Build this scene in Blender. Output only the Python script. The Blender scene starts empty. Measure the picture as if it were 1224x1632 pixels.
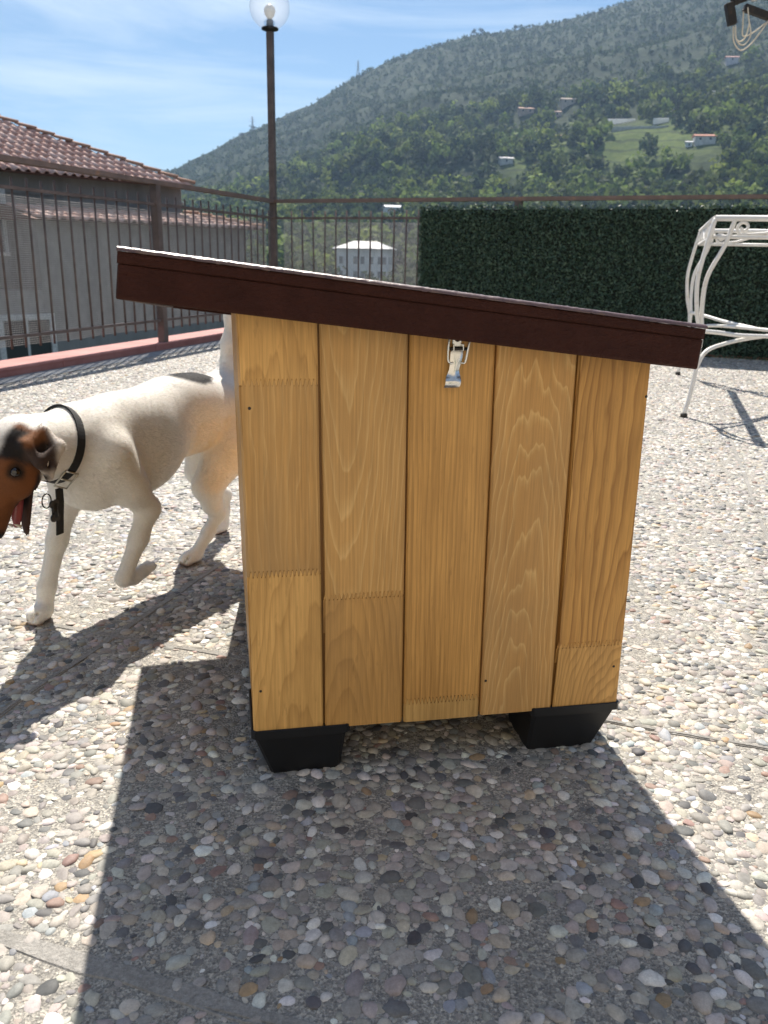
import bpy, bmesh, math, random
import numpy as np
from mathutils import Vector, Matrix, Euler

random.seed(7)
RNG = np.random.default_rng(7)
S = bpy.context.scene
COL = S.collection
rad = math.radians

# ------------------------------------------------------------------ camera
CAM_H = 0.60
p, r = rad(16.94), rad(1.15)
fw = Vector((0, math.cos(p), -math.sin(p)))
rt0 = Vector((1, 0, 0))
up0 = rt0.cross(fw)
rt = rt0 * math.cos(r) + up0 * math.sin(r)
up = -rt0 * math.sin(r) + up0 * math.cos(r)
cd = bpy.data.cameras.new('camera')
cam = bpy.data.objects.new('camera', cd)
COL.objects.link(cam)
M = Matrix((rt, up, -fw)).transposed().to_4x4()
M.translation = Vector((0, 0, CAM_H))
cam.matrix_world = M
cd.sensor_fit = 'VERTICAL'
cd.sensor_height = 24.0
cd.lens = 24.0 * 1330 / 1632
cd.clip_start = 0.02
cd.clip_end = 20000
cd.dof.use_dof = True
cd.dof.focus_distance = 1.05
cd.dof.aperture_fstop = 9.0
S.camera = cam

# ------------------------------------------------------------------ sky and sun
SUN_EL, SUN_AZ = 53.0, -5.3
w = bpy.data.worlds.new('World')
S.world = w
w.use_nodes = True
nt = w.node_tree
nt.nodes.clear()
wo = nt.nodes.new('ShaderNodeOutputWorld')
bg = nt.nodes.new('ShaderNodeBackground')
sky = nt.nodes.new('ShaderNodeTexSky')
sky.sky_type = 'NISHITA'
sky.sun_disc = False
sky.sun_elevation = rad(SUN_EL)
sky.sun_rotation = rad(SUN_AZ)
sky.altitude = 100
sky.air_density = 1.0
sky.dust_density = 0.3
sky.ozone_density = 2.2
bg.inputs['Strength'].default_value = 0.055
tc = nt.nodes.new('ShaderNodeTexCoord')
mp = nt.nodes.new('ShaderNodeMapping')
mp.inputs['Rotation'].default_value = (0.0, rad(-14), rad(8))
mp.inputs['Scale'].default_value = (1.5, 2.0, 11.0)
ns = nt.nodes.new('ShaderNodeTexNoise')
ns.inputs['Scale'].default_value = 1.5
ns.inputs['Detail'].default_value = 7
ns.inputs['Roughness'].default_value = 0.58
ns.inputs['Distortion'].default_value = 0.7
rp = nt.nodes.new('ShaderNodeValToRGB')
rp.color_ramp.elements[0].position = 0.44
rp.color_ramp.elements[0].color = (0, 0, 0, 1)
rp.color_ramp.elements[1].position = 0.74
rp.color_ramp.elements[1].color = (0.75, 0.75, 0.75, 1)
mx = nt.nodes.new('ShaderNodeMixRGB')
mx.inputs['Color2'].default_value = (9.5, 10.8, 12.0, 1)
nt.links.new(tc.outputs['Generated'], mp.inputs['Vector'])
nt.links.new(mp.outputs['Vector'], ns.inputs['Vector'])
nt.links.new(ns.outputs['Fac'], rp.inputs['Fac'])
nt.links.new(rp.outputs['Color'], mx.inputs['Fac'])
tn = nt.nodes.new('ShaderNodeMixRGB')
tn.blend_type = 'MULTIPLY'
tn.inputs['Fac'].default_value = 1.0
tn.inputs['Color2'].default_value = (0.86, 1.0, 1.10, 1)
nt.links.new(sky.outputs['Color'], tn.inputs['Color1'])
nt.links.new(tn.outputs['Color'], mx.inputs['Color1'])
nt.links.new(mx.outputs['Color'], bg.inputs['Color'])
nt.links.new(bg.outputs['Background'], wo.inputs['Surface'])

sl = bpy.data.lights.new('sun', 'SUN')
sl.energy = 5.0
sl.angle = rad(0.53)
sl.color = (1.0, 0.925, 0.82)
sun = bpy.data.objects.new('sun', sl)
COL.objects.link(sun)
sun_dir = Vector((math.sin(rad(SUN_AZ)) * math.cos(rad(SUN_EL)), math.cos(rad(SUN_AZ)) * math.cos(rad(SUN_EL)), math.sin(rad(SUN_EL))))
sun.rotation_euler = (-sun_dir).to_track_quat('-Z', 'Y').to_euler()

S.view_settings.view_transform = 'Standard'
S.view_settings.look = 'None'
S.view_settings.exposure = 0.80
S.view_settings.gamma = 1.0
S.render.engine = 'CYCLES'
S.cycles.use_denoising = True
S.cycles.max_bounces = 6
S.cycles.diffuse_bounces = 3
S.cycles.transparent_max_bounces = 16
S.cycles.volume_bounces = 0
S.cycles.caustics_reflective = False
S.cycles.caustics_refractive = False


# ------------------------------------------------------------------ helpers
class Nodes:
    """small helper round one material's node tree"""

    def __init__(s, name, rough=0.6, col=(0.5, 0.5, 0.5), metal=0.0, spec=0.5):
        s.m = bpy.data.materials.new(name)
        s.m.use_nodes = True
        s.t = s.m.node_tree
        s.b = s.t.nodes['Principled BSDF']
        s.b.inputs['Base Color'].default_value = (*col, 1)
        s.b.inputs['Roughness'].default_value = rough
        s.b.inputs['Metallic'].default_value = metal
        s.b.inputs['Specular IOR Level'].default_value = spec

    def n(s, typ, **kw):
        k = s.t.nodes.new(typ)
        for a, v in kw.items():
            if a in k.inputs:
                k.inputs[a].default_value = v
            else:
                setattr(k, a, v)
        return k

    def l(s, a, b):
        s.t.links.new(a, b)

    def coord(s, kind='Object', scale=(1, 1, 1), loc=(0, 0, 0), rot=(0, 0, 0)):
        c = s.n('ShaderNodeTexCoord')
        m = s.n('ShaderNodeMapping')
        m.inputs['Scale'].default_value = scale
        m.inputs['Location'].default_value = loc
        m.inputs['Rotation'].default_value = rot
        s.l(c.outputs[kind], m.inputs['Vector'])
        return m.outputs['Vector']

    def noise(s, vec, scale=5, detail=4, rough=0.5, dist=0.0):
        k = s.n('ShaderNodeTexNoise')
        k.inputs['Scale'].default_value = scale
        k.inputs['Detail'].default_value = detail
        k.inputs['Roughness'].default_value = rough
        k.inputs['Distortion'].default_value = dist
        if vec is not None:
            s.l(vec, k.inputs['Vector'])
        return k.outputs['Fac']

    def ramp(s, fac, stops):
        k = s.n('ShaderNodeValToRGB')
        e = k.color_ramp.elements
        while len(e) < len(stops):
            e.new(0.5)
        for i, (pos, c) in enumerate(stops):
            e[i].position = pos
            e[i].color = (*c, 1) if len(c) == 3 else c
        s.l(fac, k.inputs['Fac'])
        return k.outputs['Color']

    def math(s, op, a, b=None, c=None):
        k = s.n('ShaderNodeMath', operation=op)
        for i, v in enumerate((a, b, c)):
            if v is None:
                continue
            if isinstance(v, (int, float)):
                k.inputs[i].default_value = v
            else:
                s.l(v, k.inputs[i])
        return k.outputs[0]

    def mix(s, fac, a, b, mode='MIX'):
        k = s.n('ShaderNodeMixRGB', blend_type=mode)
        for nm, v in (('Fac', fac), ('Color1', a), ('Color2', b)):
            if isinstance(v, (int, float)):
                k.inputs[nm].default_value = v
            elif isinstance(v, tuple):
                k.inputs[nm].default_value = (*v, 1)
            else:
                s.l(v, k.inputs[nm])
        return k.outputs['Color']

    def bump(s, h, strength=0.3, dist=0.002):
        k = s.n('ShaderNodeBump')
        k.inputs['Strength'].default_value = strength
        k.inputs['Distance'].default_value = dist
        s.l(h, k.inputs['Height'])
        s.l(k.outputs['Normal'], s.b.inputs['Normal'])

    def color(s, c):
        s.l(c, s.b.inputs['Base Color'])


def plain(name, col, rough=0.6, metal=0.0, var=0.25, scale=20.0, bump=0.15, bdist=0.001, spec=0.5):
    """paint or plaster with blotches of its own and a little relief"""
    k = Nodes(name, rough, col, metal, spec)
    v = k.coord('Object')
    f = k.noise(v, scale, 6, 0.6)
    lo = tuple(c * (1 - var) for c in col)
    hi = tuple(min(1, c * (1 + var)) for c in col)
    k.color(k.ramp(f, [(0.3, lo), (0.7, hi)]))
    if bump:
        k.bump(k.noise(v, scale * 6, 4, 0.6), bump, bdist)
    return k.m


def tag(o, label=None, cat=None, group=None, kind=None):
    if label:
        o['label'] = label
    if cat:
        o['category'] = cat
    if group:
        o['group'] = group
    if kind:
        o['kind'] = kind
    return o


def link(name, me, mat=None, parent=None):
    o = bpy.data.objects.new(name, me)
    COL.objects.link(o)
    if mat is not None and not me.materials:
        me.materials.append(mat)
    if parent is not None:
        o.parent = parent
    return o


def empty(name, loc=(0, 0, 0), rz=0.0):
    o = bpy.data.objects.new(name, None)
    COL.objects.link(o)
    o.location = loc
    o.rotation_euler = (0, 0, rz)
    o.empty_display_size = 0.1
    return o


def mesh(name, v, f, smooth=False):
    me = bpy.data.meshes.new(name)
    me.from_pydata([tuple(map(float, q)) for q in v], [], [tuple(int(i) for i in q) for q in f])
    me.update()
    if smooth:
        me.polygons.foreach_set('use_smooth', [True] * len(me.polygons))
    return me


def fast_mesh(name, v, f, smooth=False):
    """v (n,3) and f (m,k) arrays, all faces with the same number of corners"""
    v = np.asarray(v, np.float32)
    f = np.asarray(f, np.int32)
    me = bpy.data.meshes.new(name)
    me.vertices.add(len(v))
    me.vertices.foreach_set('co', v.ravel())
    k = f.shape[1]
    me.loops.add(f.size)
    me.loops.foreach_set('vertex_index', f.ravel())
    me.polygons.add(len(f))
    me.polygons.foreach_set('loop_start', np.arange(0, f.size, k, dtype=np.int32))
    me.polygons.foreach_set('loop_total', np.full(len(f), k, np.int32))
    if smooth:
        me.polygons.foreach_set('use_smooth', np.ones(len(f), bool))
    me.update(calc_edges=True)
    me.validate()
    return me


def set_col(me, c, name='col'):
    a = me.color_attributes.new(name, 'FLOAT_COLOR', 'POINT')
    c = np.asarray(c, np.float32)
    if c.shape[1] == 3:
        c = np.hstack([c, np.ones((len(c), 1), np.float32)])
    a.data.foreach_set('color', c.ravel())


class MB:
    """collects boxes, tubes and prisms for one part"""

    def __init__(s):
        s.v, s.f, s.sm = [], [], []

    def add(s, v, f, smooth=False):
        o = len(s.v)
        s.v += [tuple(q) for q in v]
        s.f += [tuple(i + o for i in q) for q in f]
        s.sm += [smooth] * len(f)
        return s

    def box(s, lo, hi, ch=0.0, mat=None):
        """box with chamfered edges (ch metres)"""
        bm = bmesh.new()
        bmesh.ops.create_cube(bm, size=1.0)
        lo, hi = Vector(lo), Vector(hi)
        for q in bm.verts:
            q.co = Vector((lo[i] + (q.co[i] + 0.5) * (hi[i] - lo[i]) for i in range(3)))
        if ch > 0:
            bmesh.ops.bevel(bm, geom=bm.edges[:], offset=ch, segments=2 if ch > 0.002 else 1, profile=0.5, affect='EDGES')
        if mat is not None:
            bm.transform(mat)
        bm.verts.index_update()
        s.add([q.co[:] for q in bm.verts], [[q.index for q in g.verts] for g in bm.faces])
        bm.free()
        return s

    def tube(s, pts, rads, seg=8, caps=True, smooth=True, flat=1.0):
        """round bar along a polyline, radius may change along it"""
        pts = [Vector(q) for q in pts]
        if isinstance(rads, (int, float)):
            rads = [rads] * len(pts)
        nrm = None
        v, f = [], []
        for i, q in enumerate(pts):
            t = (pts[min(i + 1, len(pts) - 1)] - pts[max(i - 1, 0)]).normalized()
            if nrm is None:
                a = Vector((0, 0, 1)) if abs(t.z) < 0.9 else Vector((1, 0, 0))
                nrm = (a - t * a.dot(t)).normalized()
            else:
                nrm = (nrm - t * nrm.dot(t)).normalized()
            b = t.cross(nrm)
            for k in range(seg):
                an = 2 * math.pi * k / seg
                v.append(q + (nrm * math.cos(an) + b * math.sin(an) * flat) * rads[i])
        for i in range(len(pts) - 1):
            for k in range(seg):
                a, b2 = i * seg + k, i * seg + (k + 1) % seg
                f.append((a, b2, b2 + seg, a + seg))
        s.add(v, f, smooth)
        if caps:
            n0 = len(s.v) - len(v)
            s.f.append(tuple(n0 + k for k in reversed(range(seg))))
            s.f.append(tuple(n0 + (len(pts) - 1) * seg + k for k in range(seg)))
            s.sm += [False, False]
        return s

    def lathe(s, prof, c=(0, 0, 0), seg=24, smooth=True):
        v, f = [], []
        for (rr, z) in prof:
            for k in range(seg):
                an = 2 * math.pi * k / seg
                v.append((c[0] + rr * math.cos(an), c[1] + rr * math.sin(an), c[2] + z))
        for i in range(len(prof) - 1):
            for k in range(seg):
                a, b = i * seg + k, i * seg + (k + 1) % seg
                f.append((a, b, b + seg, a + seg))
        return s.add(v, f, smooth)

    def prism(s, poly, depth, mat=None):
        """poly in x,z; extruded along y from 0 to depth"""
        n = len(poly)
        v = [(x, 0, z) for x, z in poly] + [(x, depth, z) for x, z in poly]
        f = [tuple(range(n)), tuple(range(2 * n - 1, n - 1, -1))]
        f += [(i, i + n, (i + 1) % n + n, (i + 1) % n) for i in range(n)]
        if mat is not None:
            v = [(mat @ Vector(q))[:] for q in v]
        return s.add(v, f)

    def build(s, name, mat=None, parent=None):
        me = bpy.data.meshes.new(name)
        me.from_pydata([tuple(q) for q in s.v], [], s.f)
        me.polygons.foreach_set('use_smooth', s.sm)
        me.update()
        return link(name, me, mat, parent)


def spline(pts, n=8):
    """Catmull-Rom through pts"""
    P = [Vector(q) for q in pts]
    P = [P[0] * 2 - P[1]] + P + [P[-1] * 2 - P[-2]]
    out = []
    for i in range(1, len(P) - 2):
        for k in range(n):
            t = k / n
            a, b, c, d = P[i - 1], P[i], P[i + 1], P[i + 2]
            out.append(0.5 * ((2 * b) + (c - a) * t + (2 * a - 5 * b + 4 * c - d) * t * t + (-a + 3 * b - 3 * c + d) * t ** 3))
    out.append(P[-2])
    return out


def vnoise(x, y, seed=0):
    """smooth value noise on arrays"""
    xi, yi = np.floor(x).astype(np.int64), np.floor(y).astype(np.int64)
    xf, yf = x - xi, y - yi

    def hsh(a, b):
        h = (a * 374761393 + b * 668265263 + seed * 982451653) & 0xFFFFFFFF
        h = ((h ^ (h >> 13)) * 1274126177) & 0xFFFFFFFF
        return ((h ^ (h >> 16)) & 0xFFFF) / 65535.0

    u, q = xf * xf * (3 - 2 * xf), yf * yf * (3 - 2 * yf)
    return (hsh(xi, yi) * (1 - u) + hsh(xi + 1, yi) * u) * (1 - q) + (hsh(xi, yi + 1) * (1 - u) + hsh(xi + 1, yi + 1) * u) * q


def fbm(x, y, oct=4, seed=0):
    t, a, s = 0, 0.5, 0
    for i in range(oct):
        t = t + a * vnoise(x * 2 ** i, y * 2 ** i, seed + i)
        s += a
        a *= 0.5
    return t / s


# ------------------------------------------------------------------ terrain: valley and hill
RID_AZ = np.array([-180, -70, -40, -25, -18, -13.7, -11.5, -8.8, -7.2, -4.9, -2.6, -0.25, 2.0, 4.7, 8.8, 11.0, 13.8, 19, 26, 40, 70, 110, 180.])
RID_EL = np.array([1.0, 1.2, 1.6, 2.6, 3.9, 4.95, 6.0, 7.45, 8.1, 9.0, 10.4, 11.45, 12.15, 12.8, 13.3, 13.65, 14.3, 15.2, 15.6, 14.0, 8.0, 3.0, 1.0])
GROUND_Z = -10.0


def terrain(x, y):
    x, y = np.asarray(x, float), np.asarray(y, float)
    d = np.hypot(x, y)
    az = np.degrees(np.arctan2(x, y))
    el = np.interp(az, RID_AZ, RID_EL)
    R = 1000 - 2.2 * np.clip(az, -30, 40)
    zr = R * np.tan(np.radians(el)) + 0.6
    s = np.clip((d - 250) / (R - 250), 0, 1)
    gul = np.abs(fbm(x / 170 + 0.004 * d, y / 170, 3, 3) - 0.5) * 2
    prof = s ** 1.12
    env = np.clip(s * 3.2, 0, 1) * np.clip((1 - s) * 3.5, 0, 1)
    z = GROUND_Z + (zr - GROUND_Z) * prof + env * (gul - 0.35) * np.minimum(34, zr * 0.16) + env * (fbm(x / 45, y / 45, 3, 9) - 0.5) * 9
    # the crest is lumpy, and the far side falls away
    z = z + np.clip((s - 0.8) * 5, 0, 1) * (fbm(x / 22, y / 22, 3, 5) - 0.5) * 5
    back = np.clip((d - R) / 900, 0, 1)
    z = z - back * (zr - GROUND_Z) * 0.75
    # a farther range
    far = np.exp(-((d - 2500) / 380) ** 2)
    fe = np.interp(az, [-180, -60, -22, -16, -14, -5, 30, 180], [2.0, 2.5, 4.6, 5.25, 5.0, 4, 3, 2])
    z = np.maximum(z, GROUND_Z + far * (2500 * np.tan(np.radians(fe)) + 10 + 25 * (fbm(x / 300, y / 300, 3, 21) - 0.5)))
    # gentle unevenness of the valley floor, sinking away from the terrace
    return z + np.clip(1 - s * 4, 0, 1) * np.clip(d / 80, 0, 1) * (fbm(x / 60, y / 60, 3, 12) - 0.5) * 5


def meadow_mask(x, y):
    """grassy farm terraces half way up the hill"""
    d = np.hypot(x, y)
    az = np.degrees(np.arctan2(x, y))
    m = np.exp(-((az - 16) / 5.5) ** 2) * np.exp(-((d - 455) / 48) ** 2) * 1.2
    m += np.exp(-((az - 9) / 2.0) ** 2) * np.exp(-((d - 470) / 28) ** 2) * 0.8
    m += np.exp(-((az - 20) / 3.0) ** 2) * np.exp(-((d - 600) / 30) ** 2) * 0.5
    m += np.exp(-((az - 1) / 3.0) ** 2) * np.exp(-((d - 300) / 40) ** 2) * 0.9
    return np.clip(m * 1.5 * (0.25 + 1.3 * fbm(x / 38, y / 38, 3, 31)) - 0.18, 0, 1)


azs = np.radians(np.unique(np.concatenate([np.linspace(-180, -30, 61), np.linspace(-30, 40, 281), np.linspace(40, 180, 57)[:-1]])))
ds = np.concatenate([[0.0], np.linspace(25, 240, 14), np.linspace(250, 1060, 190), np.linspace(1085, 3200, 50)])
AA, DD = np.meshgrid(azs, ds[1:], indexing='ij')
TX, TY = DD * np.sin(AA), DD * np.cos(AA)
TZ = terrain(TX, TY)
na, nd = TX.shape
tv = np.stack([TX, TY, TZ], -1).reshape(-1, 3)
ii, jj = np.meshgrid(np.arange(na), np.arange(nd - 1), indexing='ij')
i2 = (ii + 1) % na
tf = np.stack([ii * nd + jj, ii * nd + jj + 1, i2 * nd + jj + 1, i2 * nd + jj], -1).reshape(-1, 4)
cen = len(tv)
tv = np.vstack([tv, [[0, 0, GROUND_Z]]])
me = fast_mesh('hillside', tv, tf[:, ::-1], True)
# close the middle with one ngon fan
bm = bmesh.new()
bm.from_mesh(me)
bm.verts.ensure_lookup_table()
for i in range(na):
    bm.faces.new((bm.verts[cen], bm.verts[((i + 1) % na) * nd], bm.verts[i * nd]))
bmesh.ops.recalc_face_normals(bm, faces=bm.faces[:])
bm.to_mesh(me)
bm.free()
mm = meadow_mask(tv[:, 0], tv[:, 1])
dd = np.hypot(tv[:, 0], tv[:, 1])
set_col(me, np.stack([mm, np.clip((dd - 620) / 300, 0, 1), np.zeros(len(mm))], -1))
k = Nodes('hill_scrub', 0.95, spec=0.1)
vc = k.n('ShaderNodeVertexColor', layer_name='col')
sep = k.n('ShaderNodeSeparateColor')
k.l(vc.outputs['Color'], sep.inputs['Color'])
cv = k.coord('Object')
n1 = k.noise(cv, 0.03, 8, 0.62)
n2 = k.noise(cv, 0.22, 6, 0.7)
scrub = k.ramp(n1, [(0.30, (0.022, 0.034, 0.019)), (0.5, (0.032, 0.047, 0.025)), (0.68, (0.046, 0.059, 0.032)), (0.85, (0.09, 0.088, 0.062))])
spk = k.ramp(n2, [(0.36, (0.35, 0.38, 0.35)), (0.62, (1.3, 1.3, 1.2))])
scrub = k.mix(0.85, scrub, spk, 'MULTIPLY')
grass = k.ramp(n2, [(0.3, (0.055, 0.090, 0.022)), (0.7, (0.12, 0.150, 0.040))])
spz = k.n('ShaderNodeSeparateXYZ')
k.l(cv, spz.inputs[0])
ter = k.math('FRACT', k.math('ADD', k.math('MULTIPLY', spz.outputs['Z'], 0.22), k.math('MULTIPLY', n1, 3.0)))
grass = k.mix(k.ramp(ter, [(0.70, (0, 0, 0)), (0.85, (0.75, 0.75, 0.75))]), grass, (0.035, 0.048, 0.020))
k.color(k.mix(sep.outputs['Red'], scrub, grass))
k.bump(n2, 0.6, 1.2)
hill = tag(link('hillside', me, k.m), kind='structure')

# ------------------------------------------------------------------ woodland on the hill
def leaf_cloud(cx, cy, cz, rx, rz, n, size, rng, flat=False):
    """n small leaf-clump quads spread over a few lobes of a crown; returns verts (4n,3) and shade (4n)"""
    nl = 5
    lob = rng.normal(0, 0.42, (nl, 3)) * np.array([rx, rx, rz * 0.8])
    which = rng.integers(0, nl, n)
    u = rng.normal(0, 1, (n, 3))
    u /= np.linalg.norm(u, axis=1, keepdims=True) + 1e-6
    rr = (0.45 + 0.25 * rng.random((n, 1)))
    pos = lob[which] + u * rr * np.array([rx, rx, rz])
    nrm = u + rng.normal(0, 0.55, (n, 3))
    nrm /= np.linalg.norm(nrm, axis=1, keepdims=True) + 1e-6
    a = np.cross(nrm, rng.normal(0, 1, (n, 3)))
    a /= np.linalg.norm(a, axis=1, keepdims=True) + 1e-6
    b = np.cross(nrm, a)
    sz = size * (0.6 + 0.8 * rng.random((n, 1)))
    q = np.stack([pos + a * sz, pos + b * sz * 0.7, pos - a * sz, pos - b * sz * 0.7], 1)
    return (q + np.array([cx, cy, cz])).reshape(-1, 3)


def crown_material(name):
    k = Nodes(name, 0.8, spec=0.15)
    vc = k.n('ShaderNodeVertexColor', layer_name='col')
    f = k.noise(k.coord('Object'), 0.9, 3, 0.6)
    sh = k.ramp(f, [(0.3, (0.75, 0.75, 0.75)), (0.7, (1.25, 1.25, 1.25))])
    c = k.mix(1.0, vc.outputs['Color'], sh, 'MULTIPLY')
    k.color(c)
    tr = k.n('ShaderNodeBsdfTranslucent')
    k.l(c, tr.inputs['Color'])
    ms = k.n('ShaderNodeMixShader')
    ms.inputs[0].default_value = 0.35
    out = [q for q in k.t.nodes if q.type == 'OUTPUT_MATERIAL'][0]
    k.l(k.b.outputs[0], ms.inputs[1])
    k.l(tr.outputs[0], ms.inputs[2])
    k.l(ms.outputs[0], out.inputs['Surface'])
    return k.m


LEAF = crown_material('tree_leaves')
BARK = plain('tree_bark', (0.10, 0.075, 0.05), 0.9, scale=6, bump=0.6, bdist=0.02)
GREENS = [(0.035, 0.055, 0.022), (0.050, 0.070, 0.026), (0.028, 0.046, 0.026), (0.075, 0.095, 0.030), (0.10, 0.14, 0.032), (0.045, 0.060, 0.034)]


def scatter(n, az0, az1, d0, d1, power, rng):
    a = np.radians(rng.uniform(az0, az1, n))
    d = d0 + (d1 - d0) * rng.random(n) ** power
    return d * np.sin(a), d * np.cos(a)


CLEAR = [(-8.3, 270, 16), (0.0, 275, 10), (1.0, 330, 7)]   # filled below by the houses


def build_wood(name, label, n, az0, az1, d0, d1, power, r0, r1, leaves, lsize, cols, seed, meadow_keep, houses):
    rng = np.random.default_rng(seed)
    x, y = scatter(n, az0, az1, d0, d1, power, rng)
    keep = rng.random(n) > meadow_mask(x, y) * meadow_keep
    keep &= rng.random(n) < np.clip(0.25 + 1.6 * fbm(x / 55, y / 55, 3, seed), 0, 1)
    for hx, hy, hr in houses:
        keep &= np.hypot(x - hx, y - hy) > hr
        # keep the sight line down the slope in front of each house open
        t = (x * hx + y * hy) / (hx * hx + hy * hy)
        off = np.abs(x * hy - y * hx) / math.hypot(hx, hy)
        keep &= ~((t > 0.93) & (t < 1) & (off < hr * 0.9))
    x, y = x[keep], y[keep]
    z = terrain(x, y)
    V, Cc = [], []
    for i in range(len(x)):
        rr = rng.uniform(r0, r1)
        rz = rr * rng.uniform(0.75, 1.25)
        q = leaf_cloud(x[i], y[i], z[i] + rz * 0.75, rr, rz, leaves, lsize * rr, rng)
        c = np.array(cols[rng.integers(0, len(cols))]) * rng.uniform(0.85, 1.6)
        V.append(q)
        Cc.append(np.tile(c, (len(q), 1)) * rng.uniform(0.75, 1.3, (len(q) // 4, 1)).repeat(4, 0))
    V, Cc = np.vstack(V), np.vstack(Cc)
    me = fast_mesh(name, V, np.arange(len(V)).reshape(-1, 4))
    set_col(me, Cc)
    return tag(link(name, me, LEAF), label, 'woodland', kind='stuff')


# houses on the hill: x, y, width, depth, height, wall colour, roof colour, roof kind, label
HOUSES = [
    (-7.4, 270, 17.0, 11.0, 'villa'),
    (0.8, 330, 8.0, 5.0, 'white'),
]
HILL_HOUSES = [  # az, dist, w, d, h, wall, roof, label
    (8.30, 577, 9, 5, 2.0, (0.50, 0.36, 0.28), (0.50, 0.30, 0.22), 'long low farmhouse with pinkish roof on the wooded slope'),
    (10.82, 572, 8.5, 5, 2.6, (0.50, 0.42, 0.34), (0.42, 0.33, 0.27), 'beige house with dull brown roof above the long farmhouse'),
    (10.18, 563, 4.5, 4, 2.0, (0.55, 0.40, 0.33), (0.50, 0.34, 0.28), 'small pink shed just below the beige house'),
    (18.98, 439, 9.0, 5, 2.6, (0.62, 0.58, 0.53), (0.46, 0.20, 0.13), 'white farmhouse with orange-red roof on the green terraces'),
    (18.14, 437, 2.6, 2.4, 1.4, (0.75, 0.75, 0.75), (0.7, 0.7, 0.7), 'tiny white hut beside the orange-roofed farmhouse'),
    (7.25, 464, 6.5, 4.5, 1.8, (0.55, 0.53, 0.5), (0.70, 0.66, 0.64), 'pale-roofed low house among the lower trees'),
    (10.30, 512, 4.5, 4, 2.4, (0.50, 0.33, 0.24), (0.45, 0.25, 0.17), 'small terracotta house above the lower meadow'),
    (19.96, 638, 7.5, 5, 3.0, (0.62, 0.55, 0.55), (0.55, 0.30, 0.27), 'lone house with pale red roof high on the scrub slope'),
    (19.30, 552, 4.5, 4, 2.4, (0.7, 0.7, 0.72), (0.7, 0.7, 0.72), 'small white hut in the dark trees below the lone house'),
]
GREENHOUSES = [(14.0, 513, 16, 4, 2.0, 'long white greenhouse on the farm terraces, its roof gleaming'),
               (16.4, 485, 7.5, 4, 2.0, 'shorter white greenhouse on the same terrace'),
               (15.2, 476, 28, 3, 1.0, 'low pale terrace wall running below the two greenhouses')]


def polar(az, d):
    return d * math.sin(rad(az)), d * math.cos(rad(az))


ALL_H = [(-7.4, 270, 13), (0.95, 389, 8)] + [(*polar(h[0], h[1]), h[2] * 0.8) for h in HILL_HOUSES] + [(*polar(h[0], h[1]), h[2] * 0.62) for h in GREENHOUSES]

build_wood('woodland', 'dense mixed wood of rounded green trees covering the lower hillside', 4200, -22, 33, 262, 640, 1.1, 2.4, 5.2, 70, 0.30, [GREENS[0], GREENS[1], GREENS[1], GREENS[3], GREENS[2], GREENS[3], (0.15, 0.185, 0.042), GREENS[4], (0.12, 0.16, 0.038)], 11, 0.55, ALL_H)
build_wood('scrub', 'low olive-green scrub dotted over the upper hillside up to the crest', 15000, -22, 33, 540, 1000, 0.85, 0.8, 2.4, 11, 0.48, [GREENS[1], GREENS[0], GREENS[5], (0.060, 0.070, 0.036), (0.050, 0.066, 0.032)], 12, 0.6, ALL_H)
build_wood('valley_trees', 'mass of dark trees filling the valley floor behind the railings', 520, -16, 22, 150, 262, 0.8, 2.4, 4.2, 90, 0.22, [GREENS[0], GREENS[1], GREENS[2]], 13, 0.0, [(-7.4, 270, 14), (-5.6, 205, 5), (-6.4, 235, 9), (-4.6, 170, 5)])


def tree(x, y, h, rr, col, label, group, seed, cyp=False):
    rng = np.random.default_rng(seed)
    z = float(terrain(x, y))
    t = empty('tree', (x, y, z))
    tag(t, label, 'tree', group)
    mb = MB()
    mb.tube([(0, 0, -0.6), (0.1, 0, h * 0.3), (0.05, 0.1, h * 0.72)], [rr * 0.10, rr * 0.075, rr * 0.03], 6)
    for i in range(4):
        a = i * 1.6 + seed
        mb.tube([(0.08, 0, h * 0.34), (math.cos(a) * rr * 0.5, math.sin(a) * rr * 0.5, h * 0.62)], [rr * 0.05, rr * 0.02], 5)
    mb.build('trunk', BARK, t)
    rz = h * (0.46 if cyp else 0.36)
    q = leaf_cloud(0, 0, h - rz * 0.95, rr, rz, 340, rr * 0.13, rng)
    me = fast_mesh('crown', q, np.arange(len(q)).reshape(-1, 4))
    c = np.tile(np.array(col), (len(q), 1)) * rng.uniform(0.7, 1.35, (len(q) // 4, 1)).repeat(4, 0)
    set_col(me, c)
    link('crown', me, LEAF, t)


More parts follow.
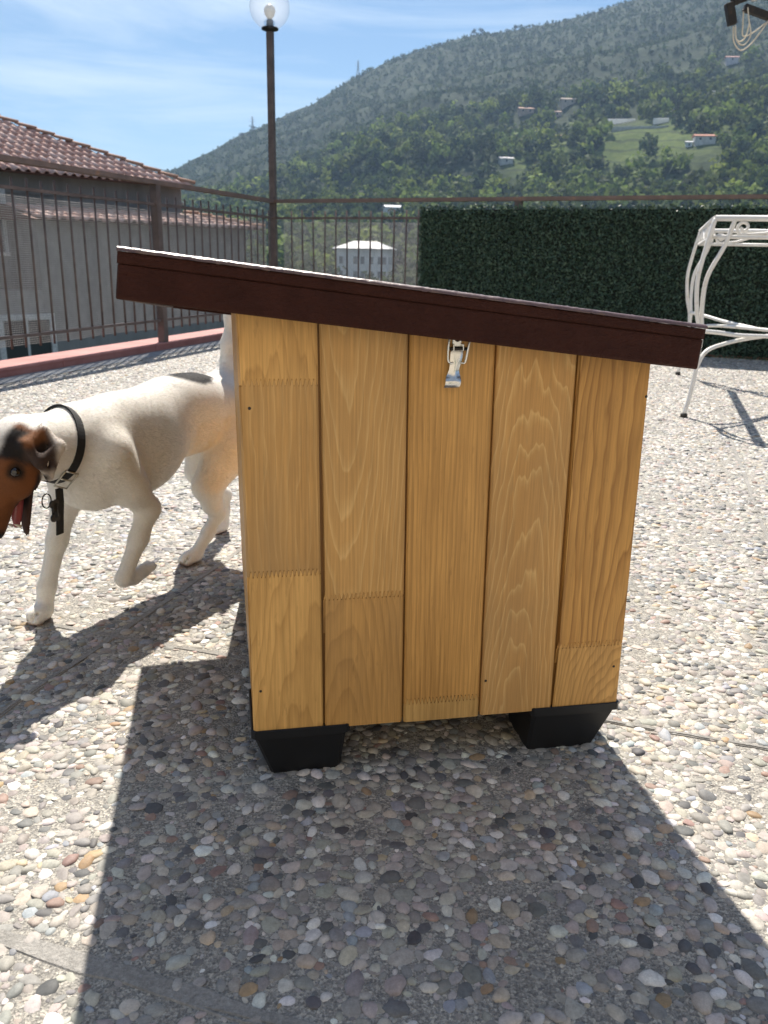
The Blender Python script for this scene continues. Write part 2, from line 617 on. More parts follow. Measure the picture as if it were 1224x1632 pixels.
TREES = []
rt_ = random.Random(5)
for i in range(26):      # bright spring trees along the foot of the hill
    TREES.append((rt_.uniform(-11, 25), rt_.uniform(285, 420), rt_.uniform(7, 11), rt_.uniform(3.4, 5.2), 'bright'))
for i in range(22):
    TREES.append((rt_.uniform(-11, 25), rt_.uniform(275, 520), rt_.uniform(8, 12), rt_.uniform(3.0, 4.6), 'dark'))
for az, d in ((8.9, 560), (10.4, 548), (17.3, 500), (17.0, 503), (9.5, 520), (20.4, 640), (12.8, 500), (6.2, 470), (-4.5, 520)):
    TREES.append((az, d, rt_.uniform(10, 14), rt_.uniform(2.2, 2.9), 'cyp'))
for j, (az, d, h, rr, kd) in enumerate(TREES):
    x, y = polar(az, d)
    if any(math.hypot(x - a, y - b) < c + 5 or (abs(x * b - y * a) / math.hypot(a, b) < c + 2 and 0.8 < d / math.hypot(a, b) < 1) for a, b, c in ALL_H):
        continue
    if kd == 'bright':
        tree(x, y, h, rr, random.Random(j).choice([(0.10, 0.145, 0.03), (0.13, 0.17, 0.04), (0.085, 0.12, 0.03)]), 'round light green tree in spring leaf at the foot of the hill', 'light green trees at the foot of the hill', j)
    elif kd == 'dark':
        tree(x, y, h, rr, random.Random(j).choice([(0.028, 0.045, 0.022), (0.035, 0.05, 0.026)]), 'broad dark evergreen tree standing among the lighter woodland', 'dark evergreens on the lower hill', j)
    else:
        tree(x, y, h, rr, (0.022, 0.034, 0.02), 'tall narrow dark tree rising above the scrub near the farmhouses', 'tall narrow trees on the hill', j, True)

# small trees breaking the skyline
for az, d, h in ((-9.4, 990, 6), (-8.7, 1000, 5), (4.9, 985, 6), (5.3, 985, 7), (7.4, 980, 6), (2.7, 985, 4)):
    x, y = polar(az, d)
    tree(x, y, h, 2.6, (0.035, 0.045, 0.03), 'lone small tree standing on the crest of the hill', 'trees on the hill crest', int(az * 10) + 200)

# ------------------------------------------------------------------ houses on the hill
STEEL = plain('pylon_steel', (0.30, 0.31, 0.33), 0.6, 0.4, bump=0)
GLASS_D = Nodes('dark_window', 0.15, (0.05, 0.055, 0.06)).m


def gable_house(name, x, y, w_, d_, h_, wall, roof, label, group=None, rz=None):
    z = float(terrain(x, y))
    rz = -math.atan2(x, y) + 0.25 if rz is None else rz
    t = empty(name, (x, y, z), rz)
    tag(t, label, 'house' if 'wall' not in label else 'wall', group)
    wm = plain(name + '_wall', wall, 0.9, scale=0.6, bump=0)
    rm = plain(name + '_roof', roof, 0.85, scale=1.5, bump=0)
    MB().box((-w_ / 2, -d_ / 2, -4), (w_ / 2, d_ / 2, h_)).build('wall', wm, t)
    e, rise = 0.5, d_ * 0.17
    mb = MB()
    poly = [(-d_ / 2 - e, h_ - 0.1), (0, h_ + rise), (d_ / 2 + e, h_ - 0.1), (d_ / 2 + e, h_ + 0.15), (0, h_ + rise + 0.3), (-d_ / 2 - e, h_ + 0.15)]
    v = [(-w_ / 2 - e, a, b) for a, b in poly] + [(w_ / 2 + e, a, b) for a, b in poly]
    f = [(0, 1, 4, 5), (1, 2, 3, 4), (6, 11, 10, 7), (7, 10, 9, 8)] + [(i, (i + 1) % 6, (i + 1) % 6 + 6, i + 6) for i in range(6)]
    mb.add(v, f)
    mb.build('roof', rm, t)
    n = max(1, int(w_ / 4))
    for i in range(n):
        cx = -w_ / 2 + (i + 0.5) * w_ / n
        MB().box((cx - 0.5, -d_ / 2 - 0.06, h_ - 1.5), (cx + 0.5, -d_ / 2 + 0.02, h_ - 0.5)).build('window', GLASS_D, t)
    return t


for az, d, w_, d_, h_, wc, rc, lab in HILL_HOUSES:
    gable_house('hill_house', *polar(az, d), w_, d_, h_, wc, rc, lab)
gable_house('valley_house', 0.95, 389, 7, 5, 2.8, (0.78, 0.78, 0.78), (0.75, 0.75, 0.76), 'small white house up the slope behind the three-storey villa')
k = Nodes('greenhouse_plastic', 0.25, (0.8, 0.82, 0.82))
tr = k.n('ShaderNodeBsdfTranslucent')
tr.inputs['Color'].default_value = (0.9, 0.92, 0.92, 1)
ms = k.n('ShaderNodeMixShader')
ms.inputs[0].default_value = 0.65
out = [q for q in k.t.nodes if q.type == 'OUTPUT_MATERIAL'][0]
k.l(k.b.outputs[0], ms.inputs[1])
k.l(tr.outputs[0], ms.inputs[2])
k.l(ms.outputs[0], out.inputs['Surface'])
PLASTIC = k.m
for az, d, w_, d_, h_, lab in GREENHOUSES:
    x, y = polar(az, d)
    z = float(terrain(x, y))
    if 'wall' in lab:
        t = empty('terrace_wall', (x, y, z), -rad(az))
        tag(t, lab, 'wall')
        mb = MB()
        for i in range(14):
            cx = -w_ / 2 + i * 2.0
            mb.box((cx, -0.4, -2), (cx + 1.98, 0.4, h_ + 0.1 * math.sin(i * 2.1)), 0.05)
        mb.build('stone_courses', plain('pale_stone', (0.5, 0.48, 0.42), 0.9, scale=1, bump=0), t)
        continue
    t = empty('greenhouse', (x, y, z), -rad(az) + 0.1)
    tag(t, lab, 'greenhouse')
    mb = MB()
    poly = [(-d_ / 2, -3), (-d_ / 2, h_ * 0.5)] + [(-d_ / 2 * math.cos(a), h_ * 0.5 + h_ * 0.5 * math.sin(a)) for a in np.linspace(0.3, math.pi - 0.3, 7)] + [(d_ / 2, h_ * 0.5), (d_ / 2, -3)]
    n = len(poly)
    v = [(-w_ / 2, a, b) for a, b in poly] + [(w_ / 2, a, b) for a, b in poly]
    mb.add(v, [tuple(range(n)), tuple(range(2 * n - 1, n - 1, -1))] + [(i, i + n, (i + 1) % n + n, (i + 1) % n) for i in range(n)])
    mb.build('cover', PLASTIC, t)
    for i in range(int(w_ / 3) + 1):
        cx = -w_ / 2 + i * 3.0
        MB().tube([(cx, a * 1.02, b * 1.01) for a, b in poly[1:-1]], 0.06, 4).build('hoop', STEEL, t)

# three-storey villa with a pale hip roof
vx, vy = -7.4, 270.0
vt = empty('villa', (vx, vy, -10.5), rad(-9))
tag(vt, 'white three-storey villa with pale hip roof seen through the railings', 'villa')
VW = plain('villa_plaster', (0.80, 0.77, 0.71), 0.9, scale=0.4, var=0.1, bump=0)
VR = plain('villa_roof', (0.48, 0.48, 0.48), 0.6, scale=0.8, var=0.12, bump=0)
VS = plain('villa_shutter', (0.16, 0.17, 0.17), 0.6, bump=0)
VT = plain('villa_trim', (0.72, 0.70, 0.66), 0.8, bump=0)
W2, D2, HT = 8.0, 6.0, 13.4
MB().box((-W2, -D2, -3), (W2, D2, HT)).build('wall', VW, vt)
mb = MB()
o = 0.9
v = [(-W2 - o, -D2 - o, HT), (W2 + o, -D2 - o, HT), (W2 + o, D2 + o, HT), (-W2 - o, D2 + o, HT), (-W2 - o, -D2 - o, HT + 0.25), (W2 + o, -D2 - o, HT + 0.25), (W2 + o, D2 + o, HT + 0.25), (-W2 - o, D2 + o, HT + 0.25), (-3.6, 0, HT + 2.5), (3.6, 0, HT + 2.5)]
f = [(3, 2, 1, 0), (0, 1, 5, 4), (1, 2, 6, 5), (2, 3, 7, 6), (3, 0, 4, 7), (4, 5, 9, 8), (5, 6, 9), (6, 7, 8, 9), (7, 4, 8)]
mb.add(v, f).build('roof', VR, vt)
MB().box((-W2 - 0.12, -D2 - 0.12, 3.75), (W2 + 0.12, D2 + 0.12, 4.05)).build('string_course', VT, vt)
for zz, hh in ((0.9, 2.4), (5.2, 1.9), (9.2, 2.1)):
    for cx in (-6.3, -1.9, 0.3, 3.0, 5.6, 7.0):
        wd = 0.55
        fr = MB().box((cx - wd - 0.15, -D2 - 0.10, zz - 0.15), (cx + wd + 0.15, -D2 + 0.05, zz + hh + 0.15)).build('window', VT, vt)
        MB().box((cx - wd, -D2 - 0.16, zz), (cx + wd, -D2 - 0.08, zz + hh)).build('shutter', VS, fr)
    for cy in (-4.0, 0.0, 4.0):
        fr = MB().box((W2 - 0.05, cy - 0.7, zz - 0.15), (W2 + 0.10, cy + 0.7, zz + hh + 0.15)).build('window', VT, vt)
        MB().box((W2 + 0.08, cy - 0.55, zz), (W2 + 0.16, cy + 0.55, zz + hh)).build('shutter', VS, fr)

# pylons on the ridge


def pylon(az, d, h, label):
    x, y = polar(az, d)
    t = empty('pylon', (x, y, float(terrain(x, y)) - 1), 0.4)
    tag(t, label, 'pylon', 'pylons on the hill')
    mb = MB()
    for sx in (-1, 1):
        for sy in (-1, 1):
            mb.tube([(sx * h * 0.11, sy * h * 0.11, 0), (sx * h * 0.03, sy * h * 0.03, h * 0.62), (0, 0, h)], 0.16, 4)
    n = 8
    for i in range(n):
        a, b = i / n, (i + 1) / n
        wa, wb = h * (0.11 - 0.08 * min(1, a / 0.62)), h * (0.11 - 0.08 * min(1, b / 0.62))
        za, zb = h * 0.9 * a, h * 0.9 * b
        for sy in (-1, 1):
            mb.tube([(-wa, sy * wa, za), (wb, sy * wb, zb)], 0.10, 4)
            mb.tube([(wa, sy * wa, za), (-wb, sy * wb, zb)], 0.10, 4)
    mb.build('lattice', STEEL, t)
    for zz, ww in ((0.66, 0.20), (0.8, 0.17), (0.92, 0.12)):
        MB().tube([(-h * ww, 0, h * zz), (0, 0, h * (zz + 0.035)), (h * ww, 0, h * zz)], 0.14, 4).build('cross_arm', STEEL, t)


pylon(-2.15, 1004, 17, 'steel lattice pylon standing up on the open ridge line')
pylon(-8.7, 985, 18, 'steel lattice pylon beyond the lamp post, against the slope')

# ------------------------------------------------------------------ terrace floor
TA = rad(17.4)
A2 = np.array([math.sin(TA), math.cos(TA)])       # along the side railing
B2 = np.array([math.cos(TA), -math.sin(TA)])      # across the terrace
KX, KY = -0.93, 7.10                              # railing corner
RA = rad(-24)
DR = np.array([math.cos(RA), math.sin(RA)])       # along the end railing

k = Nodes('washed_concrete', 0.92, spec=0.25)
v = k.coord('Object')
n1 = k.noise(v, 3.2, 5, 0.6)
n2 = k.noise(v, 420, 4, 0.75)
n3 = k.noise(v, 45, 5, 0.65)
c1 = k.ramp(n1, [(0.3, (0.29, 0.28, 0.26)), (0.7, (0.42, 0.405, 0.38))])
vg = k.n('ShaderNodeTexVoronoi')
vg.inputs['Scale'].default_value = 330
k.l(v, vg.inputs['Vector'])
gr_ = k.n('ShaderNodeSeparateColor')
k.l(vg.outputs['Color'], gr_.inputs['Color'])
c1 = k.mix(0.8, c1, k.ramp(gr_.outputs['Red'], [(0.1, (0.62, 0.62, 0.63)), (0.6, (1.0, 0.99, 0.97)), (0.95, (1.5, 1.47, 1.4))]), 'MULTIPLY')
c2 = k.ramp(n2, [(0.32, (0.42, 0.42, 0.42)), (0.68, (1.45, 1.44, 1.4))])
k.color(k.mix(1.0, c1, c2, 'MULTIPLY'))
k.bump(k.mix(0.35, k.mix(0.5, n2, n3), vg.outputs['Distance']), 1.0, 0.004)
CONC = k.m

P4 = [(KX, KY), (KX + DR[0] * 8, KY + DR[1] * 8), (6.6, -5.0), (KX - A2[0] * 12.7, KY - A2[1] * 12.7)]
mb = MB()
mb.add([(x, y, 0) for x, y in P4] + [(x, y, -10.6) for x, y in P4], [(3, 2, 1, 0), (4, 5, 6, 7), (0, 1, 5, 4), (1, 2, 6, 5), (2, 3, 7, 6), (3, 0, 4, 7)])
floor = tag(mb.build('terrace_floor', CONC), kind='structure')

# mortar joints between the cast slabs
k = Nodes('joint_mortar', 0.95, spec=0.2)
v = k.coord('Object')
n2 = k.noise(v, 300, 5, 0.7)
n1 = k.noise(v, 14, 5, 0.7)
cr = k.n('ShaderNodeTexVoronoi', feature='DISTANCE_TO_EDGE')
cr.inputs['Scale'].default_value = 9.0
k.l(k.coord('Object', (1, 1, 1)), cr.inputs['Vector'])
base = k.mix(1.0, k.ramp(n1, [(0.3, (0.26, 0.25, 0.23)), (0.7, (0.40, 0.385, 0.36))]), k.ramp(n2, [(0.3, (0.65, 0.65, 0.65)), (0.7, (1.25, 1.25, 1.25))]), 'MULTIPLY')
k.color(base)
k.bump(k.mix(0.5, n2, k.noise(v, 70, 5, 0.7)), 1.0, 0.004)
MORTAR = k.m
A_J = [0.483 + 0.573 * i for i in range(-2, 14)]
B_J = [-0.788 + 0.544 * i for i in range(-4, 9)]


def joint_strip(p0, d2, length, wid, z, rng):
    n = int(length / 0.02)
    nx, ny = -d2[1], d2[0]
    V, F = [], []
    ph = rng.random() * 50
    for i in range(n + 1):
        t = length * i / n
        wl = wid * (0.5 + 0.5 * (vnoise(np.array([t * 28 + ph]), np.array([0.5]))[0] - 0.3))
        wr = wid * (0.5 + 0.5 * (vnoise(np.array([t * 31 + ph]), np.array([9.5]))[0] - 0.3))
        ck = 0.0032 * (0.35 + vnoise(np.array([t * 17 + ph]), np.array([3.5]))[0]) * (vnoise(np.array([t * 5 + ph]), np.array([5.5]))[0] > 0.5)
        cx_ = wl * (0.25 + 0.5 * vnoise(np.array([t * 40 + ph]), np.array([7.5]))[0])
        for o, zz in ((-wl, z - 0.004), (-wl * 0.75, z), (-cx_ - 0.0014, z), (-cx_, z - 0.004 * (ck > 0)), (-cx_ + ck, z), (wr * 0.7, z), (wr, z - 0.004)):
            V.append((p0[0] + d2[0] * t + nx * o, p0[1] + d2[1] * t + ny * o, zz))
    for i in range(n):
        for q in range(6):
            a = i * 7 + q
            F.append((a, a + 1, a + 8, a + 7))
    return mesh('mortar_joint', V, F)


jr = random.Random(3)
for i, aj in enumerate(A_J):
    if i not in (2, 3):
        continue
    p0 = A2 * aj + B2 * (-2.6 + 0.0 * aj)
    link('mortar_joint', joint_strip(p0, B2, 6.0, 0.019 if i == 2 else 0.011, 0.0014, jr), MORTAR, floor)
for i, bj in enumerate(B_J):
    if i not in (4, 6):
        continue
    p0 = B2 * bj + A2 * (-0.3)
    link('mortar_joint', joint_strip(p0, A2, 6.6, 0.012, 0.0016, jr), MORTAR, floor)

# pebbles: one tile of packed stones, repeated over the terrace with its own shapes every time
TILE = 0.7
pr_ = random.Random(21)
cell = 0.012
gn = int(TILE / cell) + 1
grid = {}
tile = []
for r0, r1, tries in ((0.0078, 0.0100, 500), (0.0052, 0.0078, 22000), (0.0034, 0.0052, 45000), (0.0020, 0.0034, 45000)):
    for _ in range(tries):
        x, y, rr = pr_.random() * TILE, pr_.random() * TILE, pr_.uniform(r0, r1)
        ci, cj = int(x / cell), int(y / cell)
        ok = True
        for di in (-2, -1, 0, 1, 2):
            for dj in (-2, -1, 0, 1, 2):
                for (ox, oy, orr) in grid.get(((ci + di) % gn, (cj + dj) % gn), ()):
                    dx, dy = abs(x - ox), abs(y - oy)
                    dx, dy = min(dx, TILE - dx), min(dy, TILE - dy)
                    if dx * dx + dy * dy < (0.86 * (rr + orr)) ** 2:
                        ok = False
                        break
                if not ok:
                    break
            if not ok:
                break
        if ok:
            grid.setdefault((ci, cj), []).append((x, y, rr))
            tile.append((x, y, rr))
tile = np.array(tile)
PX, PY, PR = [], [], []
for i in range(-6, 9):
    for j in range(0, 11):
        ox, oy = i * TILE, 0.25 + j * TILE
        # rough test against the part of the terrace the view can reach
        if abs(ox + TILE / 2) > 0.56 * (oy + TILE) + 1.0:
            continue
        t = tile.copy()
        if (i * 3 + j) % 2:
            t[:, 0] = TILE - t[:, 0]
        PX.append(t[:, 0] + ox)
        PY.append(t[:, 1] + oy)
        PR.append(t[:, 2])
PX, PY, PR = map(np.concatenate, (PX, PY, PR))
inside = ((PX - KX) * B2[0] + (PY - KY) * B2[1] > 0.02) & (-(PX - KX) * DR[1] + (PY - KY) * DR[0] < -0.02)
ac, bc = PX * A2[0] + PY * A2[1], PX * B2[0] + PY * B2[1]
da = np.abs((ac - A_J[0] + 0.2865) % 0.573 - 0.2865)
da_strong = np.abs(ac - A_J[2])
db = np.abs((bc - B_J[0] + 0.272) % 0.544 - 0.272)
rnd = RNG.random(len(PX))
keep = inside & ~((da < 0.008) & (rnd < 0.7)) & ~((db < 0.008) & (rnd < 0.6)) & ~((da_strong < 0.013) & (rnd < 0.72))
bare = fbm(PX * 6, PY * 6, 3, 41)
keep &= ~((bare > 0.62) & (RNG.random(len(PX)) < 0.4)) & (RNG.random(len(PX)) < 0.97)
PX, PY, PR = PX[keep], PY[keep], PR[keep]
NP = len(PX)
STONE = np.array([(0.62, 0.60, 0.56), (0.52, 0.49, 0.44), (0.42, 0.40, 0.36), (0.36, 0.34, 0.31), (0.30, 0.29, 0.275), (0.46, 0.41, 0.34), (0.52, 0.42, 0.30),
                  (0.24, 0.235, 0.23), (0.13, 0.135, 0.14), (0.075, 0.08, 0.09), (0.30, 0.20, 0.17), (0.42, 0.36, 0.34), (0.34, 0.37, 0.40), (0.36, 0.25, 0.14), (0.70, 0.69, 0.66)])
SW = np.array([8, 12, 14, 13, 12, 9, 2.5, 10, 6.5, 4.0, 2.5, 6, 4, 1.4, 4.5])
pc = 0.08 * np.array([0.40, 0.375, 0.335]) + 0.90 * STONE[RNG.choice(len(STONE), NP, p=SW / SW.sum())] * RNG.uniform(0.8, 1.2, (NP, 1)) * RNG.uniform(0.95, 1.05, (NP, 3))
asp = RNG.uniform(1.0, 1.62, NP)
flush = RNG.random(NP) < 0.45
hgt = np.where(flush, RNG.uniform(0.20, 0.34, NP), RNG.uniform(0.34, 0.60, NP))
psc = np.stack([PR * 1.16 * np.sqrt(asp), PR * 1.16 / np.sqrt(asp), PR * hgt], -1)
prot = np.stack([RNG.normal(0, 0.13, NP), RNG.normal(0, 0.13, NP), RNG.uniform(0, 6.283, NP)], -1)
pz = np.full(NP, -0.0002) - np.abs(RNG.normal(0, 0.0008, NP)) * (PR / 0.007)
pid = RNG.integers(0, 24, NP)

k = Nodes('river_pebble', 0.62, spec=0.4)
at = k.n('ShaderNodeAttribute', attribute_type='INSTANCER', attribute_name='col')
oi = k.n('ShaderNodeObjectInfo')
gc = k.n('ShaderNodeNewGeometry')
off = k.n('ShaderNodeVectorMath', operation='MULTIPLY_ADD')
cmb = k.n('ShaderNodeCombineXYZ')
k.l(oi.outputs['Random'], cmb.inputs[0])
k.l(oi.outputs['Random'], cmb.inputs[2])
k.l(cmb.outputs[0], off.inputs[0])
off.inputs[1].default_value = (7, 3, 5)
k.l(gc.outputs['Position'], off.inputs[2])
n1 = k.noise(off.outputs[0], 130, 4, 0.65)
n2 = k.noise(off.outputs[0], 700, 3, 0.7)
wv = k.n('ShaderNodeTexWave')
wv.inputs['Scale'].default_value = 60
wv.inputs['Distortion'].default_value = 9
k.l(off.outputs[0], wv.inputs['Vector'])
c = k.mix(0.85, at.outputs['Color'], k.ramp(n1, [(0.25, (0.68, 0.67, 0.66)), (0.75, (1.28, 1.27, 1.25))]), 'MULTIPLY')
c = k.mix(0.10, c, k.ramp(wv.outputs['Fac'], [(0.1, (0.75, 0.75, 0.75)), (0.6, (1.1, 1.1, 1.1))]), 'MULTIPLY')
c = k.mix(0.5, c, k.ramp(n2, [(0.3, (0.75, 0.75, 0.75)), (0.7, (1.22, 1.22, 1.22))]), 'MULTIPLY')
k.color(c)
k.bump(n2, 0.25, 0.0006)
PEB = k.m

protos = []
pcol = bpy.data.collections.new('pebble_shapes')
for q in range(24):
    rr = random.Random(100 + q)
    seg, rings = 10, 3
    ph = [rr.uniform(0, 6.28) for _ in range(4)]
    am = [rr.uniform(0, 0.13), rr.uniform(0.02, 0.14), rr.uniform(0, 0.09)]
    V, F = [], []
    pw = rr.uniform(0.75, 1.05)
    for i in range(rings):
        el = (-0.22, 0.38, 0.95)[i]
        for s_ in range(seg):
            a = 2 * math.pi * s_ / seg
            m_ = 1 + am[0] * math.cos(2 * a + ph[0]) + am[1] * math.cos(3 * a + ph[1]) + am[2] * math.cos(5 * a + ph[2]) + rr.uniform(-0.06, 0.06)
            V.append((math.cos(a) * math.cos(el) ** pw * m_, math.sin(a) * math.cos(el) ** pw * m_, math.sin(el) * (1 + 0.12 * math.cos(a + ph[3]))))
    V.append((0.08 * math.cos(ph[3]), 0.08 * math.sin(ph[3]), 1.0))
    for i in range(rings - 1):
        for s_ in range(seg):
            a, b = i * seg + s_, i * seg + (s_ + 1) % seg
            F.append((a, b, b + seg, a + seg))
    for s_ in range(seg):
        F.append(((rings - 1) * seg + s_, (rings - 1) * seg + (s_ + 1) % seg, rings * seg))
    pm = mesh('pebble', V, F, True)
    pm.materials.append(PEB)
    protos.append(pm)
    po = bpy.data.objects.new('pebble_shape_%02d' % q, pm)
    pcol.objects.link(po)

# the 300 stones that show largest: near the lens, inside the frame
fwv, rtv, upv = np.array(fw), np.array(rt), np.array(up)
rel = np.stack([PX, PY, np.zeros(NP) - CAM_H], -1)
dep = rel @ fwv
su, sv = (rel @ rtv) / dep, (rel @ upv) / dep
vis = (np.abs(su) < 0.455) & (np.abs(sv) < 0.61)
score = np.where(vis, PR / dep, 0)
order = np.argsort(-score)
near, rest = order[:300], order[300:]
for i in near:
    o = link('pebble', protos[pid[i]], None, floor)
    o.location = (PX[i], PY[i], pz[i])
    o.rotation_euler = tuple(prot[i])
    o.scale = tuple(psc[i])
    o['col'] = [float(q) for q in pc[i]]

pm = bpy.data.meshes.new('pebbles')
pm.vertices.add(len(rest))
pm.vertices.foreach_set('co', np.stack([PX[rest], PY[rest], pz[rest]], -1).astype(np.float32).ravel())
for nm, arr in (('psc', psc), ('prot', prot), ('col', pc)):
    a = pm.attributes.new(nm, 'FLOAT_VECTOR', 'POINT')
    a.data.foreach_set('vector', arr[rest].astype(np.float32).ravel())
a = pm.attributes.new('pid', 'INT', 'POINT')
a.data.foreach_set('value', pid[rest].astype(np.int32))
pm.materials.append(PEB)
po = tag(link('pebbles', pm, None, floor), 'small river pebbles set in the concrete all over the terrace', kind='stuff')
ng = bpy.data.node_groups.new('pebble_scatter', 'GeometryNodeTree')
ng.interface.new_socket('Geometry', in_out='INPUT', socket_type='NodeSocketGeometry')
ng.interface.new_socket('Geometry', in_out='OUTPUT', socket_type='NodeSocketGeometry')
gi, go = ng.nodes.new('NodeGroupInput'), ng.nodes.new('NodeGroupOutput')
ci = ng.nodes.new('GeometryNodeCollectionInfo')
ci.inputs['Collection'].default_value = pcol
ci.inputs['Separate Children'].default_value = True
ci.inputs['Reset Children'].default_value = True
iop = ng.nodes.new('GeometryNodeInstanceOnPoints')
iop.inputs['Pick Instance'].default_value = True


def named(nm, typ):
    q = ng.nodes.new('GeometryNodeInputNamedAttribute')
    q.data_type = typ
    q.inputs['Name'].default_value = nm
    return q.outputs['Attribute']


e2r = ng.nodes.new('FunctionNodeEulerToRotation')
ng.links.new(gi.outputs[0], iop.inputs['Points'])
ng.links.new(ci.outputs[0], iop.inputs['Instance'])
ng.links.new(named('pid', 'INT'), iop.inputs['Instance Index'])
ng.links.new(named('prot', 'FLOAT_VECTOR'), e2r.inputs[0])
ng.links.new(e2r.outputs[0], iop.inputs['Rotation'])
ng.links.new(named('psc', 'FLOAT_VECTOR'), iop.inputs['Scale'])
ng.links.new(iop.outputs[0], go.inputs[0])
md = po.modifiers.new('scatter', 'NODES')
md.node_group = ng

# ------------------------------------------------------------------ kerbs, railings, lamp
BROWN = plain('brown_railing_paint', (0.12, 0.088, 0.078), 0.5, scale=14, var=0.35, bump=0.25)
k = Nodes('worn_rail_paint', 0.55)
v = k.coord('Object')
n1 = k.noise(v, 9, 6, 0.7)
k.color(k.ramp(n1, [(0.42, (0.15, 0.105, 0.088)), (0.60, (0.20, 0.135, 0.11)), (0.68, (0.27, 0.14, 0.08)), (0.75, (0.34, 0.30, 0.27))]))
k.bump(n1, 0.2, 0.001)
RAILM = k.m
k = Nodes('red_kerb_paint', 0.75)
v = k.coord('Object')
n1 = k.noise(v, 6, 6, 0.65)
k.color(k.ramp(n1, [(0.3, (0.36, 0.145, 0.125)), (0.7, (0.48, 0.225, 0.20))]))
k.bump(k.noise(v, 60, 4, 0.6), 0.3, 0.002)
KERB = k.m
GUT = plain('gutter_cement', (0.30, 0.31, 0.32), 0.85, scale=8, var=0.25, bump=0.4, bdist=0.002)
NET = plain('net_wire', (0.30, 0.29, 0.29), 0.6, bump=0)


def w3(base, d, n, t, o, z):
    """point t metres along a railing, o metres outward, z up"""
    return (base[0] + d[0] * t + n[0] * o, base[1] + d[1] * t + n[1] * o, z)


K2 = np.array([KX, KY])
AL, NL = -A2, -B2                                  # side railing runs back from the corner, outward is -B2
NR = np.array([-DR[1], DR[0]])


def kerb(name, d, n, length, label, sh=0.0):
    t = empty(name, (0, 0, 0))
    tag(t, label, 'kerb')
    seg = int(length / 0.9)
    for i in range(seg):
        t0, t1 = i * length / seg + 0.002, (i + 1) * length / seg - 0.002
        lo, hi = t0 - (0.22 if i == 0 and sh == 0 else -0.02 if i == 0 else 0), t1
        top = [w3(K2, d, n, a, b + sh, z) for z in (0.0, 0.035) for a, b in ((lo, 0.008), (hi, 0.008), (hi, 0.22), (lo, 0.22))]
        cap = [w3(K2, d, n, a, b + sh, z) for z, e in ((0.0365, 0.0), (0.048, 0.004)) for a, b in ((lo, e), (hi, e), (hi, 0.235 - e), (lo, 0.235 - e))]
        F = [(3, 2, 1, 0), (4, 5, 6, 7), (0, 1, 5, 4), (1, 2, 6, 5), (2, 3, 7, 6), (3, 0, 4, 7)]
        b = mesh('kerb_block', top, F)
        blk = link('kerb_block', b, KERB, t)
        link('coping', mesh('coping', cap, F), KERB, blk)
    return t


kerb('kerb', AL, NL, 7.2, 'low red-painted kerb under the long side railing')
kerb('kerb', DR, NR, 6.3, 'low red-painted kerb under the railing behind the artificial hedge', 0.012)
# cement gutter along the side kerb
gp = [w3(K2, AL, NL, t, o, z) for z in (0.0035,) for t, o in ((0, -0.002), (7.2, -0.002), (7.2, -0.14), (0, -0.14))]
tag(link('gutter_strip', mesh('gutter_strip', gp, [(0, 1, 2, 3)]), GUT), kind='structure')
F6 = [(3, 2, 1, 0), (4, 5, 6, 7), (0, 1, 5, 4), (1, 2, 6, 5), (2, 3, 7, 6), (3, 0, 4, 7)]


def bar_box(d, n, t0, t1, o0, o1, z0, z1):
    return [w3(K2, d, n, a, b, z) for z in (z0, z1) for a, b in ((t0, o0), (t1, o0), (t1, o1), (t0, o1))]


def railing(d, n, length, posts, first, step, label, bar_end, net_end, off=0.03, r0=-0.026):
    t = empty('railing', (0, 0, 0))
    tag(t, label, 'railing')
    link('top_rail', mesh('top_rail', bar_box(d, n, r0, length, off - 0.028, off + 0.028, 1.005, 1.031), F6), RAILM, t)
    for z in (0.89, 0.188):
        link('cross_rail', mesh('cross_rail', bar_box(d, n, r0, length, off - 0.011, off + 0.011, z - 0.008, z + 0.008), F6), BROWN, t)
    for q in posts:
        link('post', mesh('post', bar_box(d, n, q - 0.024, q + 0.024, off - 0.024, off + 0.024, 0.046, 1.0045), F6), BROWN, t)
    i = 0
    q = first
    jr = random.Random(9)
    while q < bar_end:
        if all(abs(q - u) > 0.05 for u in posts):
            lean = jr.uniform(-0.006, 0.006)
            mb = MB()
            zt = 0.945 + jr.uniform(-0.006, 0.006)
            mb.tube([w3(K2, d, n, q - lean, off, 0.128), w3(K2, d, n, q + lean, off, zt)], 0.0064, 6)
            mb.build('bar', BROWN, t)
        q += step
    mb = MB()
    # fine wire netting tied behind the bars
    zz = np.arange(0.14, 0.86, 0.0105)
    for z in zz:
        P = [w3(K2, d, n, 0.05 + (net_end - 0.05) * u / 40, off + 0.018 + 0.004 * math.sin(u * 1.3), z + 0.0025 * math.sin(u * 0.9)) for u in range(41)]
        mb.tube(P, 0.0011, 3, caps=False)
    for s_ in np.arange(0.055, net_end, 0.0125):
        mb.tube([w3(K2, d, n, s_, off + 0.020, 0.14), w3(K2, d, n, s_, off + 0.020, 0.858)], 0.0009, 3, caps=False)
    mb.build('wire_netting', NET, t)
    return t


railing(AL, NL, 7.1, (1.67, 3.40, 5.14, 6.88), 0.04, 0.1072, 'long brown metal railing with wire netting on the side of the terrace', 7.0, 5.4)
railing(DR, NR, 6.2, (2.0, 4.1, 6.1), 0.135, 0.1, 'brown metal railing along the end of the terrace, partly behind the hedge', 6.0, 1.4, 0.045, -0.016)

